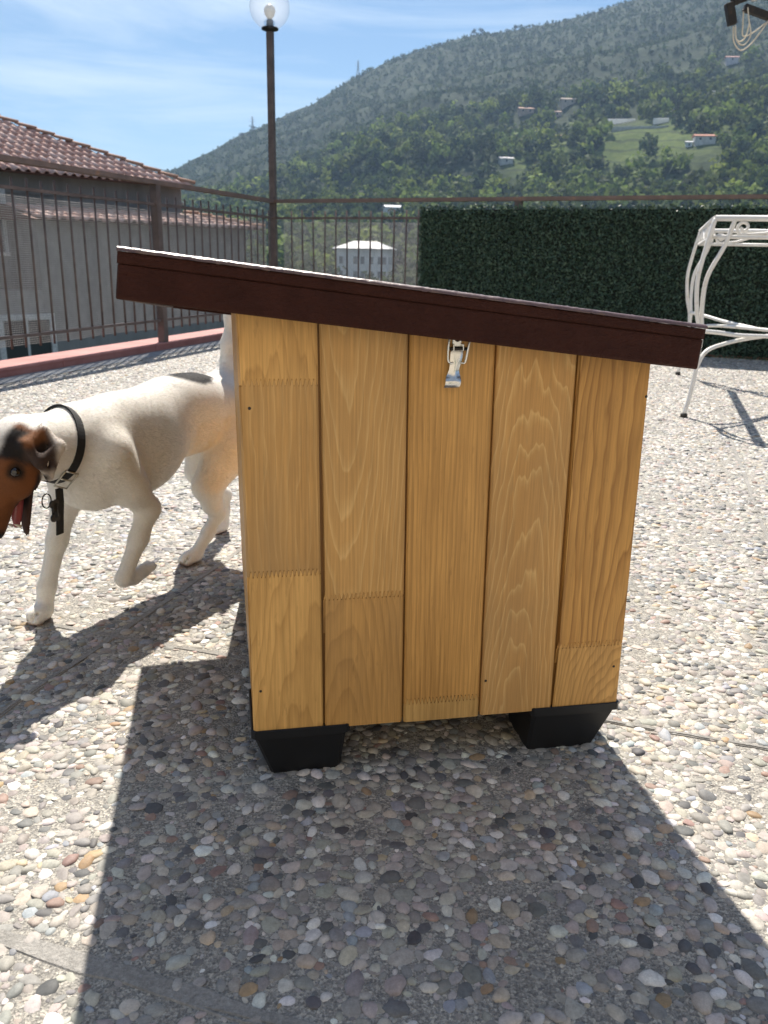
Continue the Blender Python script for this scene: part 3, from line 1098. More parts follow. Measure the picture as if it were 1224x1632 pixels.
lamp = empty('lamp_post', w3(K2, AL, NL, -0.05, 0.03, 0.0))
lamp.rotation_euler = (0, 0, -TA)
tag(lamp, 'brown lamp post with clear glass globe at the corner of the railings', 'lamp post')
BLACKP = plain('black_plastic', (0.012, 0.012, 0.013), 0.4, scale=30, bump=0.1)
MB().box((-0.024, -0.024, 0.0), (0.024, 0.024, 2.235), 0.004).build('pole', BROWN, lamp)
MB().lathe([(0.0, 2.232), (0.026, 2.232), (0.030, 2.236), (0.062, 2.245), (0.066, 2.253), (0.062, 2.262), (0.03, 2.266), (0.0, 2.266)]).build('collar', BLACKP, lamp)
sk = MB().lathe([(0.0, 2.266), (0.026, 2.266), (0.026, 2.308), (0.022, 2.312), (0.0, 2.312)], seg=16).build('socket', plain('grey_socket', (0.25, 0.25, 0.25), 0.4, bump=0), lamp)
MB().lathe([(0.014, 2.310), (0.018, 2.322), (0.034, 2.342), (0.043, 2.366), (0.043, 2.384), (0.034, 2.404), (0.018, 2.416), (0.0, 2.420)]).build('bulb', Nodes('opal_bulb', 0.25, (0.80, 0.78, 0.72)).m, lamp)
k = Nodes('globe_glass', 0.02, (0.97, 0.98, 0.98))
out = [q for q in k.t.nodes if q.type == 'OUTPUT_MATERIAL'][0]
tr = k.n('ShaderNodeBsdfTransparent')
tr.inputs['Color'].default_value = (0.93, 0.94, 0.95, 1)
gl = k.n('ShaderNodeBsdfGlossy')
gl.inputs['Roughness'].default_value = 0.06
fr = k.n('ShaderNodeFresnel')
fr.inputs['IOR'].default_value = 1.12
ms = k.n('ShaderNodeMixShader')
ms.inputs[0].default_value = 0.035
k.l(tr.outputs[0], ms.inputs[1])
k.l(gl.outputs[0], ms.inputs[2])
df = k.n('ShaderNodeBsdfTranslucent')
df.inputs['Color'].default_value = (0.8, 0.82, 0.85, 1)
m2 = k.n('ShaderNodeMixShader')
m2.inputs[0].default_value = 0.16
k.l(ms.outputs[0], m2.inputs[1])
k.l(df.outputs[0], m2.inputs[2])
k.l(m2.outputs[0], out.inputs['Surface'])
GR = 0.152
prof = [(GR * math.sin(a), 2.398 - GR * math.cos(a)) for a in np.linspace(0.42, math.pi, 30)]
MB().lathe(prof, seg=40).build('globe', k.m, lamp)

# ------------------------------------------------------------------ artificial hedge
hd = empty('artificial_hedge', w3(K2, DR, NR, 0, 0, 0))
tag(hd, 'dark green artificial leaf hedge fixed along the end railing', 'hedge')
H0, H1, HZ = 1.275, 6.0, 0.965
HG = plain('hedge_backing', (0.010, 0.018, 0.011), 0.9, scale=20, bump=0.4)
off = -0.012
hb = [((DR * a + NR * b)[0], (DR * a + NR * b)[1], z) for z in (0.02, HZ - 0.02) for a, b in ((H0 + 0.01, off - 0.002), (H1, off - 0.002), (H1, off + 0.006), (H0 + 0.01, off + 0.006))]
link('backing_net', mesh('backing_net', hb, F6), HG, hd)
rng = np.random.default_rng(77)
NLF = 60000
tt = H0 + (H1 - H0) * rng.random(NLF) ** 1.15
zz = 0.003 + (HZ - 0.003) * rng.random(NLF)
oo = off - 0.006 - np.abs(rng.normal(0, 0.016, NLF)) * (0.6 + 0.8 * fbm(tt * 9, zz * 9, 2, 61))
top = zz > HZ - 0.03
zz = zz + np.where(top, (fbm(tt * 22, tt * 0 + 1.5, 3, 8) - 0.5) * 0.05 + rng.random(NLF) * 0.012 - 0.006, 0)
ctr = np.stack([DR[0] * tt + NR[0] * oo, DR[1] * tt + NR[1] * oo, zz], -1)
u = rng.normal(0, 1, (NLF, 3)) + np.array([-NR[0], -NR[1], 0.35]) * 1.2
u /= np.linalg.norm(u, axis=1, keepdims=True)
a = np.cross(u, rng.normal(0, 1, (NLF, 3)))
a /= np.linalg.norm(a, axis=1, keepdims=True)
b = np.cross(u, a)
ln = rng.uniform(0.008, 0.015, (NLF, 1))
q = np.stack([ctr + a * ln, ctr + b * ln * 0.42 + u * 0.002, ctr - a * ln, ctr - b * ln * 0.42 + u * 0.002], 1).reshape(-1, 3)
me = fast_mesh('leaves', q, np.arange(len(q)).reshape(-1, 4))
cc = np.array([(0.042, 0.085, 0.052), (0.056, 0.106, 0.065), (0.032, 0.064, 0.042), (0.088, 0.140, 0.088)])[rng.integers(0, 4, NLF)] * rng.uniform(0.7, 1.3, (NLF, 1))
set_col(me, cc.repeat(4, 0))
k = Nodes('plastic_leaf', 0.55, spec=0.45)
vc = k.n('ShaderNodeVertexColor', layer_name='col')
k.color(vc.outputs['Color'])
tag(link('leaves', me, k.m, hd), kind='stuff')

# ------------------------------------------------------------------ white wrought-iron table
k = Nodes('white_iron_paint', 0.42)
v = k.coord('Object')
n1 = k.noise(v, 25, 6, 0.7)
k.color(k.ramp(n1, [(0.30, (0.66, 0.62, 0.54)), (0.45, (0.80, 0.78, 0.74)), (0.75, (0.84, 0.83, 0.80))]))
k.bump(k.noise(v, 140, 3, 0.6), 0.2, 0.0006)
WIRON = k.m
RUBBER = plain('dark_rubber', (0.05, 0.045, 0.04), 0.8, bump=0.2)
tb = empty('iron_table', (1.25, 3.40, 0), -TA)
tag(tb, 'white wrought-iron garden table with scrolled apron and paired curved legs', 'table')
TWX, TLY, TZT = 0.86, 1.36, 0.77
rr = 0.0085
for (x0, y0, x1, y1) in ((0, 0, TWX, 0), (TWX, 0, TWX, TLY), (TWX, TLY, 0, TLY), (0, TLY, 0, 0)):
    MB().tube([(x0, y0, TZT), (x1, y1, TZT)], 0.011, 8).build('top_bar', WIRON, tb)
    MB().tube([(x0, y0, TZT - 0.068), (x1, y1, TZT - 0.068)], 0.008, 8).build('apron_bar', WIRON, tb)
k = Nodes('table_glass', 0.03, (0.95, 0.97, 0.96))


def scroll(ox, oy, dx, dy, length, flip):
    """S-shaped scroll lying in the apron, along direction dx,dy"""
    P = []
    zc = TZT - 0.034
    for i in range(22):
        a = -2.6 * math.pi * (1 - i / 21)
        q = 0.006 + 0.020 * i / 21
        P.append((0.035 + q * math.cos(a - math.pi / 2), zc + q * math.sin(a - math.pi / 2) * 1.05))
    mid = [(length * 0.32, zc - 0.020), (length * 0.5, zc), (length * 0.68, zc + 0.020)]
    Q = [(length - x, 2 * zc - z) for x, z in reversed(P)]
    pts = P + mid + Q
    if flip:
        pts = [(x, 2 * zc - z) for x, z in pts]
    return [(ox + dx * x, oy + dy * x, z) for x, z in pts]


for i, (ox, oy, dx, dy, L_, n_) in enumerate(((0.07, 0, 1, 0, 0.36, 2), (0.07, TLY, 1, 0, 0.36, 2), (0, 0.05, 0, 1, 0.315, 4), (TWX, 0.05, 0, 1, 0.315, 4))):
    for j in range(n_):
        MB().tube(scroll(ox + dx * j * L_, oy + dy * j * L_, dx, dy, L_ - 0.005, j % 2), 0.0062, 6).build('scroll', WIRON, tb)
for cx, sx in ((0, -1), (TWX, 1)):
    for cy, sy in ((0, -1), (TLY, 1)):
        def lp(pts):
            return spline([(cx + sx * a, cy + sy * b, z) for a, b, z in pts], 6)
        lg = MB().tube(lp([(0, 0, TZT), (0.022, 0.012, 0.66), (0.038, 0.02, 0.54), (0.026, 0.018, 0.42), (0.004, 0.006, 0.33), (0.0, 0.0, 0.22), (0.012, 0.012, 0.10), (0.027, 0.03, 0.012)]), rr, 8).build('leg', WIRON, tb)
        MB().tube(lp([(-0.072, 0, TZT), (-0.045, 0.004, 0.67), (0.004, 0.008, 0.55), (0.008, 0.008, 0.43), (-0.002, 0.004, 0.34), (-0.002, 0.002, 0.28)]), rr, 8).build('leg_brace', WIRON, tb)
        MB().lathe([(0.0, 0.0), (0.014, 0.0), (0.014, 0.012), (0.010, 0.016), (0.0, 0.016)], (cx + sx * 0.027, cy + sy * 0.03, 0.002), 12).build('foot_cap', RUBBER, lg)
        MB().tube(lp([(0.0, 0.0, 0.205), (-0.03, -0.04, 0.262), (-0.10, -0.13, 0.288), (-0.22, -0.34, 0.300), (-0.43, -0.68, 0.306)]), 0.0085, 8).build('stretcher', WIRON, tb)
        MB().tube(lp([(0.0, 0.0, 0.345), (-0.08, -0.10, 0.334), (-0.16, -0.22, 0.318), (-0.30, -0.45, 0.302)]), 0.0085, 8).build('stretcher', WIRON, tb)

# ------------------------------------------------------------------ clothes-line arm on a post
cl = empty('clothes_line_post', (1.95, 3.05, 0))
tag(cl, 'rusty black steel clothes-line arm with pale cords looped from it', 'clothes line')
k = Nodes('rusty_black_steel', 0.6, metal=0.2)
v = k.coord('Object')
k.color(k.ramp(k.noise(v, 38, 5, 0.7), [(0.45, (0.016, 0.015, 0.015)), (0.62, (0.03, 0.025, 0.022)), (0.75, (0.16, 0.07, 0.03))]))
RB = k.m
CORD = plain('pale_cord', (0.62, 0.57, 0.48), 0.8, bump=0)
MB().box((-0.02, -0.02, 0.0), (0.02, 0.02, 1.42), 0.003).build('post', RB, cl)
MB().lathe([(0, 0.003), (0.07, 0.003), (0.07, 0.02), (0.04, 0.03), (0, 0.03)], seg=24).build('base_plate', RB, cl)


def arm(p0, p1, r_, name, mat):
    p0, p1 = Vector(p0), Vector(p1)
    d = (p1 - p0)
    m = Matrix.Translation(p0) @ d.to_track_quat('X', 'Z').to_matrix().to_4x4()
    return MB().box((0, -r_, -r_), (d.length, r_, r_), 0.002, m).build(name, mat, cl)


bx = 1.95
arm((1.068 - bx, -0.05, 1.395), (1.145 - bx, -0.05, 1.425), 0.0125, 'hook_arm', RB)
arm((1.058 - bx, -0.05, 1.392), (1.078 - bx, -0.05, 1.330), 0.0125, 'hook_arm', RB)
arm((1.108 - bx, -0.05, 1.380), (0.0, 0.0, 1.15), 0.0105, 'brace_arm', RB)
arm((1.125 - bx, -0.04, 1.418), (0.0, 0.0, 1.405), 0.0105, 'brace_arm', RB)
arm((1.136 - bx, -0.052, 1.398), (1.134 - bx, -0.052, 1.450), 0.008, 'end_block', plain('white_plastic', (0.7, 0.7, 0.68), 0.4, bump=0))
for q, pts in enumerate(([(1.084, 1.328), (1.094, 1.285), (1.118, 1.272), (1.136, 1.30), (1.124, 1.345), (1.116, 1.378)],
                         [(1.080, 1.326), (1.088, 1.282), (1.115, 1.258), (1.150, 1.285), (1.19, 1.345)],
                         [(1.108, 1.376), (1.112, 1.33), (1.118, 1.300), (1.150, 1.312), (1.195, 1.348)],
                         [(1.090, 1.326), (1.097, 1.296), (1.112, 1.286), (1.128, 1.300), (1.134, 1.335)])):
    MB().tube([(a.x, a.y, a.z) for a in spline([(x - bx, -0.06 + 0.006 * q, z) for x, z in pts], 8)], 0.0022, 6).build('cord', CORD, cl)

# ------------------------------------------------------------------ unseen house front, added behind the viewer to bounce warm sunlight forward
hw = empty('bounce_house_front', (-0.5, -4.0, 0))
tag(hw, 'unseen cream plastered house front with a door and two windows, added to bounce warm light onto the terrace', 'house')
PLS = plain('cream_plaster', (0.52, 0.46, 0.375), 0.9, scale=2.0, var=0.08, bump=0.3, bdist=0.003)
MB().box((-4.5, -0.4, 0.0), (6.5, 0.0, 5.2)).build('wall', PLS, hw)
DRM = plain('green_door', (0.05, 0.09, 0.07), 0.5, bump=0)
dr_ = MB().box((1.6, 0.002, 0.02), (2.6, 0.05, 2.15), 0.01).build('door', DRM, hw)
MB().tube([(1.72, 0.09, 1.02), (1.72, 0.05, 1.02)], 0.015, 10).build('handle', RUBBER, dr_)
for x in (-2.6, 4.3):
    fo = MB().box((x - 0.6, 0.002, 0.9), (x + 0.6, 0.05, 2.2), 0.01).build('window', plain('cream_frame', (0.7, 0.68, 0.62), 0.5, bump=0), hw)
    MB().box((x - 0.5, 0.048, 1.0), (x + 0.5, 0.056, 2.1)).build('pane', GLASS_D, fo)

# ------------------------------------------------------------------ neighbouring house
HX, HY = -5.20, 23.76
nh = empty('neighbour_house', (HX, HY, -10.0), math.atan2(0.772, 0.635))
tag(nh, 'grey rendered house with red tiled roofs just beyond the side railing', 'house')
ZE, Q = 12.294, 0.43
k = Nodes('grey_render', 0.95, spec=0.2)
v = k.coord('Object')
n1 = k.noise(v, 0.8, 6, 0.65)
n2 = k.noise(k.coord('Object', (2.2, 2.2, 0.25)), 2.0, 4, 0.6)
c = k.ramp(n1, [(0.3, (0.24, 0.235, 0.225)), (0.7, (0.33, 0.32, 0.305))])
k.color(k.mix(0.5, c, k.ramp(n2, [(0.35, (0.7, 0.7, 0.7)), (0.6, (1.1, 1.1, 1.1))]), 'MULTIPLY'))
k.bump(k.noise(v, 25, 4, 0.6), 0.3, 0.01)
REN = k.m
TILEM = []
for i, cA in enumerate(((0.66, 0.42, 0.34), (0.58, 0.35, 0.28), (0.72, 0.50, 0.42))):
    k = Nodes('clay_tile_%d' % i, 0.75)
    v = k.coord('Object')
    k.color(k.ramp(k.noise(v, 5, 5, 0.7), [(0.3, tuple(q * 0.78 for q in cA)), (0.7, tuple(min(1, q * 1.2) for q in cA))]))
    TILEM.append(k.m)
WFR = plain('white_frame', (0.62, 0.61, 0.59), 0.5, bump=0)
MB().box((-16, 0.55, -1), (-0.05, 10.0, ZE + 0.1)).build('upper_wall', REN, nh)
MB().box((-5.05, -0.85, -1), (0.95, 9.0, 11.25)).build('lower_wall', REN, nh)
MB().box((-9.0, -0.84, -1), (-5.05, 0.54, 9.75)).build('annex_wall', REN, nh)
MB().box((-16, 0.50, 11.86), (-0.04, 0.549, 11.92)).build('string_course', REN, nh)
DKR = plain('roof_underside', (0.20, 0.11, 0.085), 0.9, bump=0)
rf = MB()
T_ = 5.0
rf.add([(-16, 0, ZE), (0, 0, ZE), (-T_, T_, ZE + Q * T_), (-16, T_, ZE + Q * T_), (0, 10, ZE), (-16, 10, ZE)],
       [(0, 1, 2, 3), (1, 4, 2), (4, 5, 3, 2), (5, 4, 1, 0), (0, 3, 5)])
roof = rf.build('roof', DKR, nh)
lr = MB()
LY = -1.15
lr.add([(-5.25, LY, 11.26), (1.45, LY, 11.26), (-0.04, 0.549, 11.62), (-5.25, 0.549, 11.62), (-5.25, 0.549, 11.26), (1.45, 9.2, 11.26), (-0.04, 9.2, 11.62)],
       [(0, 1, 2, 3), (1, 5, 6, 2), (0, 4, 5, 1), (0, 3, 4)])
lroof = lr.build('lower_roof', DKR, nh)


def tile_mesh():
    xs = [0, 0.02, 0.05, 0.08, 0.11, 0.135, 0.165, 0.20, 0.225]
    zs = [0.012, 0.040, 0.062, 0.066, 0.052, 0.022, 0.008, 0.008, 0.014]
    V, F = [], []
    for y, dz in ((0.0, 0.022), (0.42, 0.0)):
        V += [(x, y, z + dz) for x, z in zip(xs, zs)]
    V += [(x, 0.004, z + 0.022 - 0.018) for x, z in zip(xs, zs)]
    n = len(xs)
    for i in range(n - 1):
        F.append((i, i + 1, n + i + 1, n + i))
        F.append((2 * n + i, 2 * n + i + 1, i + 1, i))
    return V, F


tv_, tf_ = tile_mesh()
tms = []
for i in range(3):
    m_ = mesh('tile', tv_, tf_, False)
    m_.polygons.foreach_set('use_smooth', [j % 2 == 0 for j in range(len(m_.polygons))])
    m_.materials.append(TILEM[i])
    tms.append(m_)
trn = random.Random(4)
SA = math.atan(Q)


def put_tile(par, x, yslope, y0, z0, SA=SA):
    o = link('tile', trn.choice(tms), None, par)
    o.location = (x + trn.uniform(-0.006, 0.006), y0 + yslope * math.cos(SA), z0 + yslope * math.sin(SA))
    o.rotation_euler = (SA + trn.uniform(-0.015, 0.015), 0, trn.uniform(-0.02, 0.02))


for c_ in range(25):
    x = -0.225 * (c_ + 1) - 0.05
    for r_ in range(12):
        ys = -0.06 + r_ * 0.37
        if (ys + 0.30) * math.cos(SA) < -x and ys < 4.5:
            put_tile(roof, x, ys, 0.0, ZE + 0.004)
# the rest of that slope, beyond the edge of the view, in one piece
mbv, mbf = [], []
for c_ in range(25, 60):
    x = -0.225 * (c_ + 1) - 0.05
    for r_ in range(14):
        ys = -0.06 + r_ * 0.37
        o_ = len(mbv)
        for (a, b, z) in tv_:
            yy, zz_ = b * math.cos(SA) - z * math.sin(SA), b * math.sin(SA) + z * math.cos(SA)
            mbv.append((x + a, ys * math.cos(SA) + yy, ZE + 0.004 + ys * math.sin(SA) + zz_))
        mbf += [tuple(q + o_ for q in f_) for f_ in tf_]
tag(link('roof_tiles', mesh('roof_tiles', mbv, mbf), TILEM[0], roof), kind='stuff')
SL = math.atan(0.36 / 1.70)
for c_ in range(29):
    x = 1.40 - 0.225 * (c_ + 1)
    for r_ in range(4):
        ys = -0.05 + r_ * 0.37
        if x + 0.2 < 1.45 - 0.9 * ys:
            put_tile(lroof, x, ys, LY, 11.265, SL)
# half-round caps along the hip
capp = [(0.10 * math.cos(a), 0.075 * math.sin(a)) for a in np.linspace(0, math.pi, 7)]
CAPM = plain('hip_cap_clay', (0.42, 0.22, 0.14), 0.8, scale=6, bump=0)


def hip_caps(par, p0, p1, n):
    p0, p1 = Vector(p0), Vector(p1)
    d = (p1 - p0) / n
    for i in range(n):
        m_ = Matrix.Translation(p0 + d * i) @ d.to_track_quat('Y', 'Z').to_matrix().to_4x4()
        V = []
        for y, s_, zz_ in ((0, 1.12, 0.03), (d.length * 1.1, 0.92, 0.0)):
            V += [(m_ @ Vector((a * s_, y, b * s_ + zz_)))[:] for a, b in capp]
        V += [(m_ @ Vector((a * 1.0, 0.0, b * 0.95 + 0.015)))[:] for a, b in capp]
        F = [(j, j + 1, j + 8, j + 7) for j in range(6)] + [(14 + j, 14 + j + 1, j + 1, j) for j in range(6)]
        link('hip_cap', mesh('hip_cap', V, F, True), CAPM, par)


hip_caps(roof, (-0.02, 0.02, ZE + 0.05), (-T_, T_, ZE + Q * T_ + 0.05), 16)
hip_caps(lroof, (1.42, LY + 0.03, 11.31), (0.0, 0.50, 11.66), 6)


def window(x0, x1, z0, z1, y):
    fr = MB()
    t = 0.13
    for lo, hi in (((x0, y - 0.06, z0), (x0 + t, y + 0.02, z1)), ((x1 - t, y - 0.06, z0), (x1, y + 0.02, z1)), ((x0 + t, y - 0.058, z1 - t), (x1 - t, y + 0.02, z1)), ((x0 - 0.05, y - 0.10, z0 - 0.08), (x1 + 0.05, y + 0.02, z0))):
        fr.box(lo, hi, 0.005)
    fo = fr.build('window', WFR, nh)
    MB().box((x0 + t, y - 0.02, z0), (x1 - t, y + 0.01, z1 - t)).build('pane', GLASS_D, fo)
    MB().box(((x0 + x1) / 2 - 0.03, y - 0.035, z0), ((x0 + x1) / 2 + 0.03, y - 0.015, z1 - t)).build('mullion', WFR, fo)


window(-6.4, -5.0, 10.55, 12.0, 0.55)
window(-6.2, -4.86, 7.0, 9.25, -0.86)

# ------------------------------------------------------------------ dog house
dh = empty('dog_house', (-0.14, 0.86, 0), rad(10.9))
tag(dh, 'varnished wooden dog house with dark brown slanted roof on black plastic feet', 'dog house')


def wood(name, x0, y0, tilt, z0, freq, base, late, stain=0.3, wob=1.0, seed=0.0, contrast=0.8, sharp=False):
    """sawn pine: growth rings of a log cut lengthways; x0/y0 is the pith seen from the board, tilt its slope"""
    k = Nodes(name, 0.46, spec=0.35)
    tcn = k.n('ShaderNodeTexCoord')
    sp = k.n('ShaderNodeSeparateXYZ')
    k.l(tcn.outputs['Object'], sp.inputs[0])

    def m3(scale, s):
        mpn = k.n('ShaderNodeMapping')
        mpn.inputs['Scale'].default_value = scale
        mpn.inputs['Location'].default_value = (s * 3.1, s * 1.7, s * 2.3)
        k.l(tcn.outputs['Object'], mpn.inputs['Vector'])
        return mpn.outputs['Vector']
    n1 = k.noise(m3((9, 9, 2.2), seed), 1.0, 3, 0.5)
    n2 = k.noise(m3((26, 26, 4.5), seed + 1), 1.0, 3, 0.55)
    n3 = k.noise(m3((48, 48, 13), seed + 7), 1.0, 2, 0.5)
    dx = k.math('MULTIPLY_ADD', k.math('SUBTRACT', n1, 0.5), 0.045 * wob, k.math('MULTIPLY', k.math('SUBTRACT', n3, 0.5), 0.007 * wob))
    dy = k.math('MULTIPLY', k.math('SUBTRACT', n2, 0.5), 0.018 * wob)
    X = k.math('ADD', k.math('SUBTRACT', sp.outputs['X'], x0), dx)
    Y = k.math('ADD', k.math('MULTIPLY_ADD', k.math('SUBTRACT', sp.outputs['Z'], z0), tilt, y0), dy)
    rr = k.math('SQRT', k.math('ADD', k.math('MULTIPLY', X, X), k.math('MULTIPLY', Y, Y)))
    fr = k.math('FRACT', k.math('MULTIPLY', rr, freq))
    if sharp:
        ring = k.ramp(fr, [(0.0, (0, 0, 0)), (0.62, (0.04, 0.04, 0.04)), (0.82, (0.45, 0.45, 0.45)), (0.92, (1, 1, 1)), (1.0, (0.0, 0.0, 0.0))])
    else:
        ring = k.ramp(fr, [(0.0, (0, 0, 0)), (0.45, (0.12, 0.12, 0.12)), (0.80, (0.75, 0.75, 0.75)), (0.90, (1, 1, 1)), (1.0, (0.05, 0.05, 0.05))])
    fib = k.noise(m3((420, 420, 9), seed + 2), 1.0, 4, 0.65)
    blo = k.noise(m3((11, 11, 3.2), seed + 3), 1.0, 5, 0.6)
    blo2 = k.noise(m3((5, 5, 2.0), seed + 5), 1.0, 4, 0.6)
    pore = k.noise(m3((150, 150, 26), seed + 4), 1.0, 3, 0.7)
    c = k.mix(k.math('MULTIPLY', ring, contrast), base, late)
    c = k.mix(0.8, c, k.ramp(fib, [(0.3, (0.74, 0.72, 0.68)), (0.7, (1.22, 1.23, 1.25))]), 'MULTIPLY')
    c = k.mix(0.75, c, k.ramp(blo, [(0.3, (0.74, 0.70, 0.64)), (0.7, (1.18, 1.18, 1.16))]), 'MULTIPLY')
    c = k.mix(k.math('MULTIPLY', k.ramp(blo2, [(0.46, (0, 0, 0)), (0.68, (1, 1, 1))]), stain), c, (0.30, 0.205, 0.105))
    c = k.mix(k.math('MULTIPLY', k.ramp(pore, [(0.60, (0, 0, 0)), (0.75, (1, 1, 1))]), 0.35), c, tuple(q * 0.5 for q in late))
    k.color(c)
    k.l(k.ramp(fib, [(0.3, (0.40, 0.40, 0.40)), (0.7, (0.56, 0.56, 0.56))]), k.b.inputs['Roughness'])
    k.bump(k.mix(0.5, ring, fib), 0.12, 0.0006)
    return k.m


GOLD, HONEY, AMBER = (0.65, 0.372, 0.122), (0.625, 0.342, 0.104), (0.68, 0.398, 0.134)
LATE = (0.36, 0.180, 0.048)
PALE = (0.76, 0.49, 0.20)
W = {
    '1a': wood('pine_1a', 0.02, 0.10, 0.05, 0.3, 260, GOLD, LATE, 0.25, 1.0, 1, 0.45),
    '1b': wood('pine_1b', -0.03, 0.05, 0.02, 0.3, 150, (0.56, 0.312, 0.102), PALE, 0.50, 1.4, 2, 0.40, True),
    '1c': wood('pine_1c', 0.06, 0.16, 0.03, 0.1, 300, AMBER, LATE, 0.10, 0.7, 3, 0.40),
    '2a': wood('pine_2a', 0.098, 0.040, -0.085, 0.24, 175, (0.60, 0.338, 0.112), PALE, 0.22, 0.9, 4, 0.75, True),
    '2b': wood('pine_2b', 0.10, 0.012, 0.16, 0.02, 150, HONEY, LATE, 0.30, 0.9, 5, 0.45),
    '3a': wood('pine_3a', 0.02, 0.30, 0.01, 0.2, 330, HONEY, LATE, 0.12, 0.5, 6, 0.55),
    '3b': wood('pine_3b', 0.02, 0.30, 0.02, 0.2, 230, (0.60, 0.37, 0.13), LATE, 0.15, 0.4, 7, 0.35),
    '4a': wood('pine_4a', 0.312, 0.010, 0.115, 0.02, 185, (0.58, 0.322, 0.108), PALE, 0.38, 1.3, 8, 0.85, True),
    '5a': wood('pine_5a', 0.46, 0.05, 0.05, 0.2, 130, (0.63, 0.338, 0.096), (0.29, 0.125, 0.028), 0.15, 1.3, 9, 0.72),
    '5b': wood('pine_5b', 0.44, 0.03, 0.25, 0.1, 190, GOLD, LATE, 0.15, 1.2, 10, 0.60),
}
SK = -0.0115
Z_BOT = 0.0635


def skew(x, z):
    return x + SK * (z - 0.065)


def plank(x0, x1, zlo, zhi, mat, th=0.018, seed=0):
    """zlo/zhi: number for a straight cut, or ('f', z) for a finger joint"""
    rg = random.Random(seed)

    def edge(spec, a, b, right_to_left):
        if isinstance(spec, tuple) and spec[0] == 'f':
            n = int(round((b - a) / 0.0046))
            P = []
            for i in range(n):
                xa, xb = a + (b - a) * i / n, a + (b - a) * (i + 1) / n
                d_ = (xb - xa)
                P += [(xa + d_ * 0.10, spec[1] - 0.0034), (xa + d_ * 0.42, spec[1] + 0.0034), (xa + d_ * 0.58, spec[1] + 0.0034), (xa + d_ * 0.90, spec[1] - 0.0034)]
            P = [(a, spec[1] - 0.0034)] + P + [(b, spec[1] - 0.0034)]
        elif isinstance(spec, tuple):
            P = [(a, spec[0] + spec[1] * a), (b, spec[0] + spec[1] * b)]
        else:
            P = [(a, spec), (b, spec)]
        return P[::-1] if right_to_left else P
    g = 0.0008

    def loop(ins):
        a, b = x0 + ins, x1 - ins
        lo = [(x, z + (g if isinstance(zlo, tuple) and zlo[0] == 'f' else 0.0)) for x, z in edge(zlo, a, b, False)]
        hi = [(x, z - (g if isinstance(zhi, tuple) and zhi[0] == 'f' else 0.0)) for x, z in edge(zhi, a, b, True)]
        return lo + hi
    L0, L1 = loop(0.0022), loop(0.0)
    n = len(L0)
    V = [(skew(x, z), 0.0, z) for x, z in L0] + [(skew(x, z), 0.0024, z) for x, z in L1] + [(skew(x, z), th, z) for x, z in L1]
    F = [tuple(range(n)), tuple(range(3 * n - 1, 2 * n - 1, -1))]
    for s_ in (0, 1):
        F += [(s_ * n + i, (s_ + 1) * n + i, (s_ + 1) * n + (i + 1) % n, s_ * n + (i + 1) % n) for i in range(n)]
    me = mesh('plank', V, F)
    bm = bmesh.new()
    bm.from_mesh(me)
    bmesh.ops.triangulate(bm, faces=[q for q in bm.faces if len(q.verts) > 4])
    bm.to_mesh(me)
    bm.free()
    return link('plank', me, mat, dh)


TOPC, TOPS = 0.558, -0.113            # board tops follow the roof
G = 0.0011
XE = [-0.0076, 0.0756, 0.1709, 0.2672, 0.3615, 0.4490]
top = (TOPC, TOPS)
plank(XE[0], XE[1] - G, ('f', 0.4741), top, W['1a'])
plank(XE[0], XE[1] - G, ('f', 0.2625), ('f', 0.4741), W['1b'])
plank(XE[0], XE[1] - G, Z_BOT, ('f', 0.2625), W['1c'])
plank(XE[1] + G, XE[2] - G, ('f', 0.2311), top, W['2a'])
plank(XE[1] + G, XE[2] - G, Z_BOT, ('f', 0.2311), W['2b'])
plank(XE[2] + G, XE[3] - G, ('f', 0.0897), top, W['3a'])
plank(XE[2] + G, XE[3] - G, Z_BOT - 0.001, ('f', 0.0897), W['3b'])
plank(XE[3] + G, XE[4] - G, Z_BOT, top, W['4a'])
plank(XE[4] + G, XE[5], ('f', 0.1501), top, W['5a'])
plank(XE[4] + G, XE[5], Z_BOT + 0.001, ('f', 0.1501), W['5b'])
# tongues behind the grooves, side walls, back and floor
DEP = 0.60
TNG = wood('pine_tongue', 0.2, 0.2, 0.0, 0.2, 200, (0.30, 0.15, 0.04), LATE, 0.1, 0.5, 12, 0.4)
for i in range(1, 5):
    x = XE[i]
    zt = TOPC + TOPS * x - 0.006
    mb = MB()
    mb.add([(skew(x - 0.006, z), y, z) if s_ < 0 else (skew(x + 0.006, z), y, z) for z in (Z_BOT + 0.003, zt) for s_, y in ((-1, 0.0065), (1, 0.0065), (1, 0.012), (-1, 0.012))], F6)
    mb.build('tongue', TNG, dh)
SIDEM = wood('pine_side', 0.3, 0.2, 0.02, 0.2, 210, HONEY, LATE, 0.2, 0.6, 14, 0.6)
ROOF_BACK = math.tan(rad(3.9))
for nm, xa, xb in (('side_wall', XE[0] + 0.0005, XE[0] + 0.018), ('side_wall', XE[5] - 0.018, XE[5] - 0.0005)):
    for q in range(6):
        ya, yb = 0.0185 + q * (DEP - 0.02) / 6, 0.0185 + (q + 1) * (DEP - 0.02) / 6 - 0.001
        mb = MB()
        V = []
        for x in (xa, xb):
            for y in (ya, yb):
                V += [(skew(x, Z_BOT), y, Z_BOT), (skew(x, 0.5), y, TOPC - 0.004 + TOPS * x - y * ROOF_BACK)]
        mb.add(V, [(0, 1, 3, 2), (4, 6, 7, 5), (0, 4, 5, 1), (2, 3, 7, 6), (0, 2, 6, 4), (1, 5, 7, 3)])
        mb.build('side_plank', SIDEM, dh)
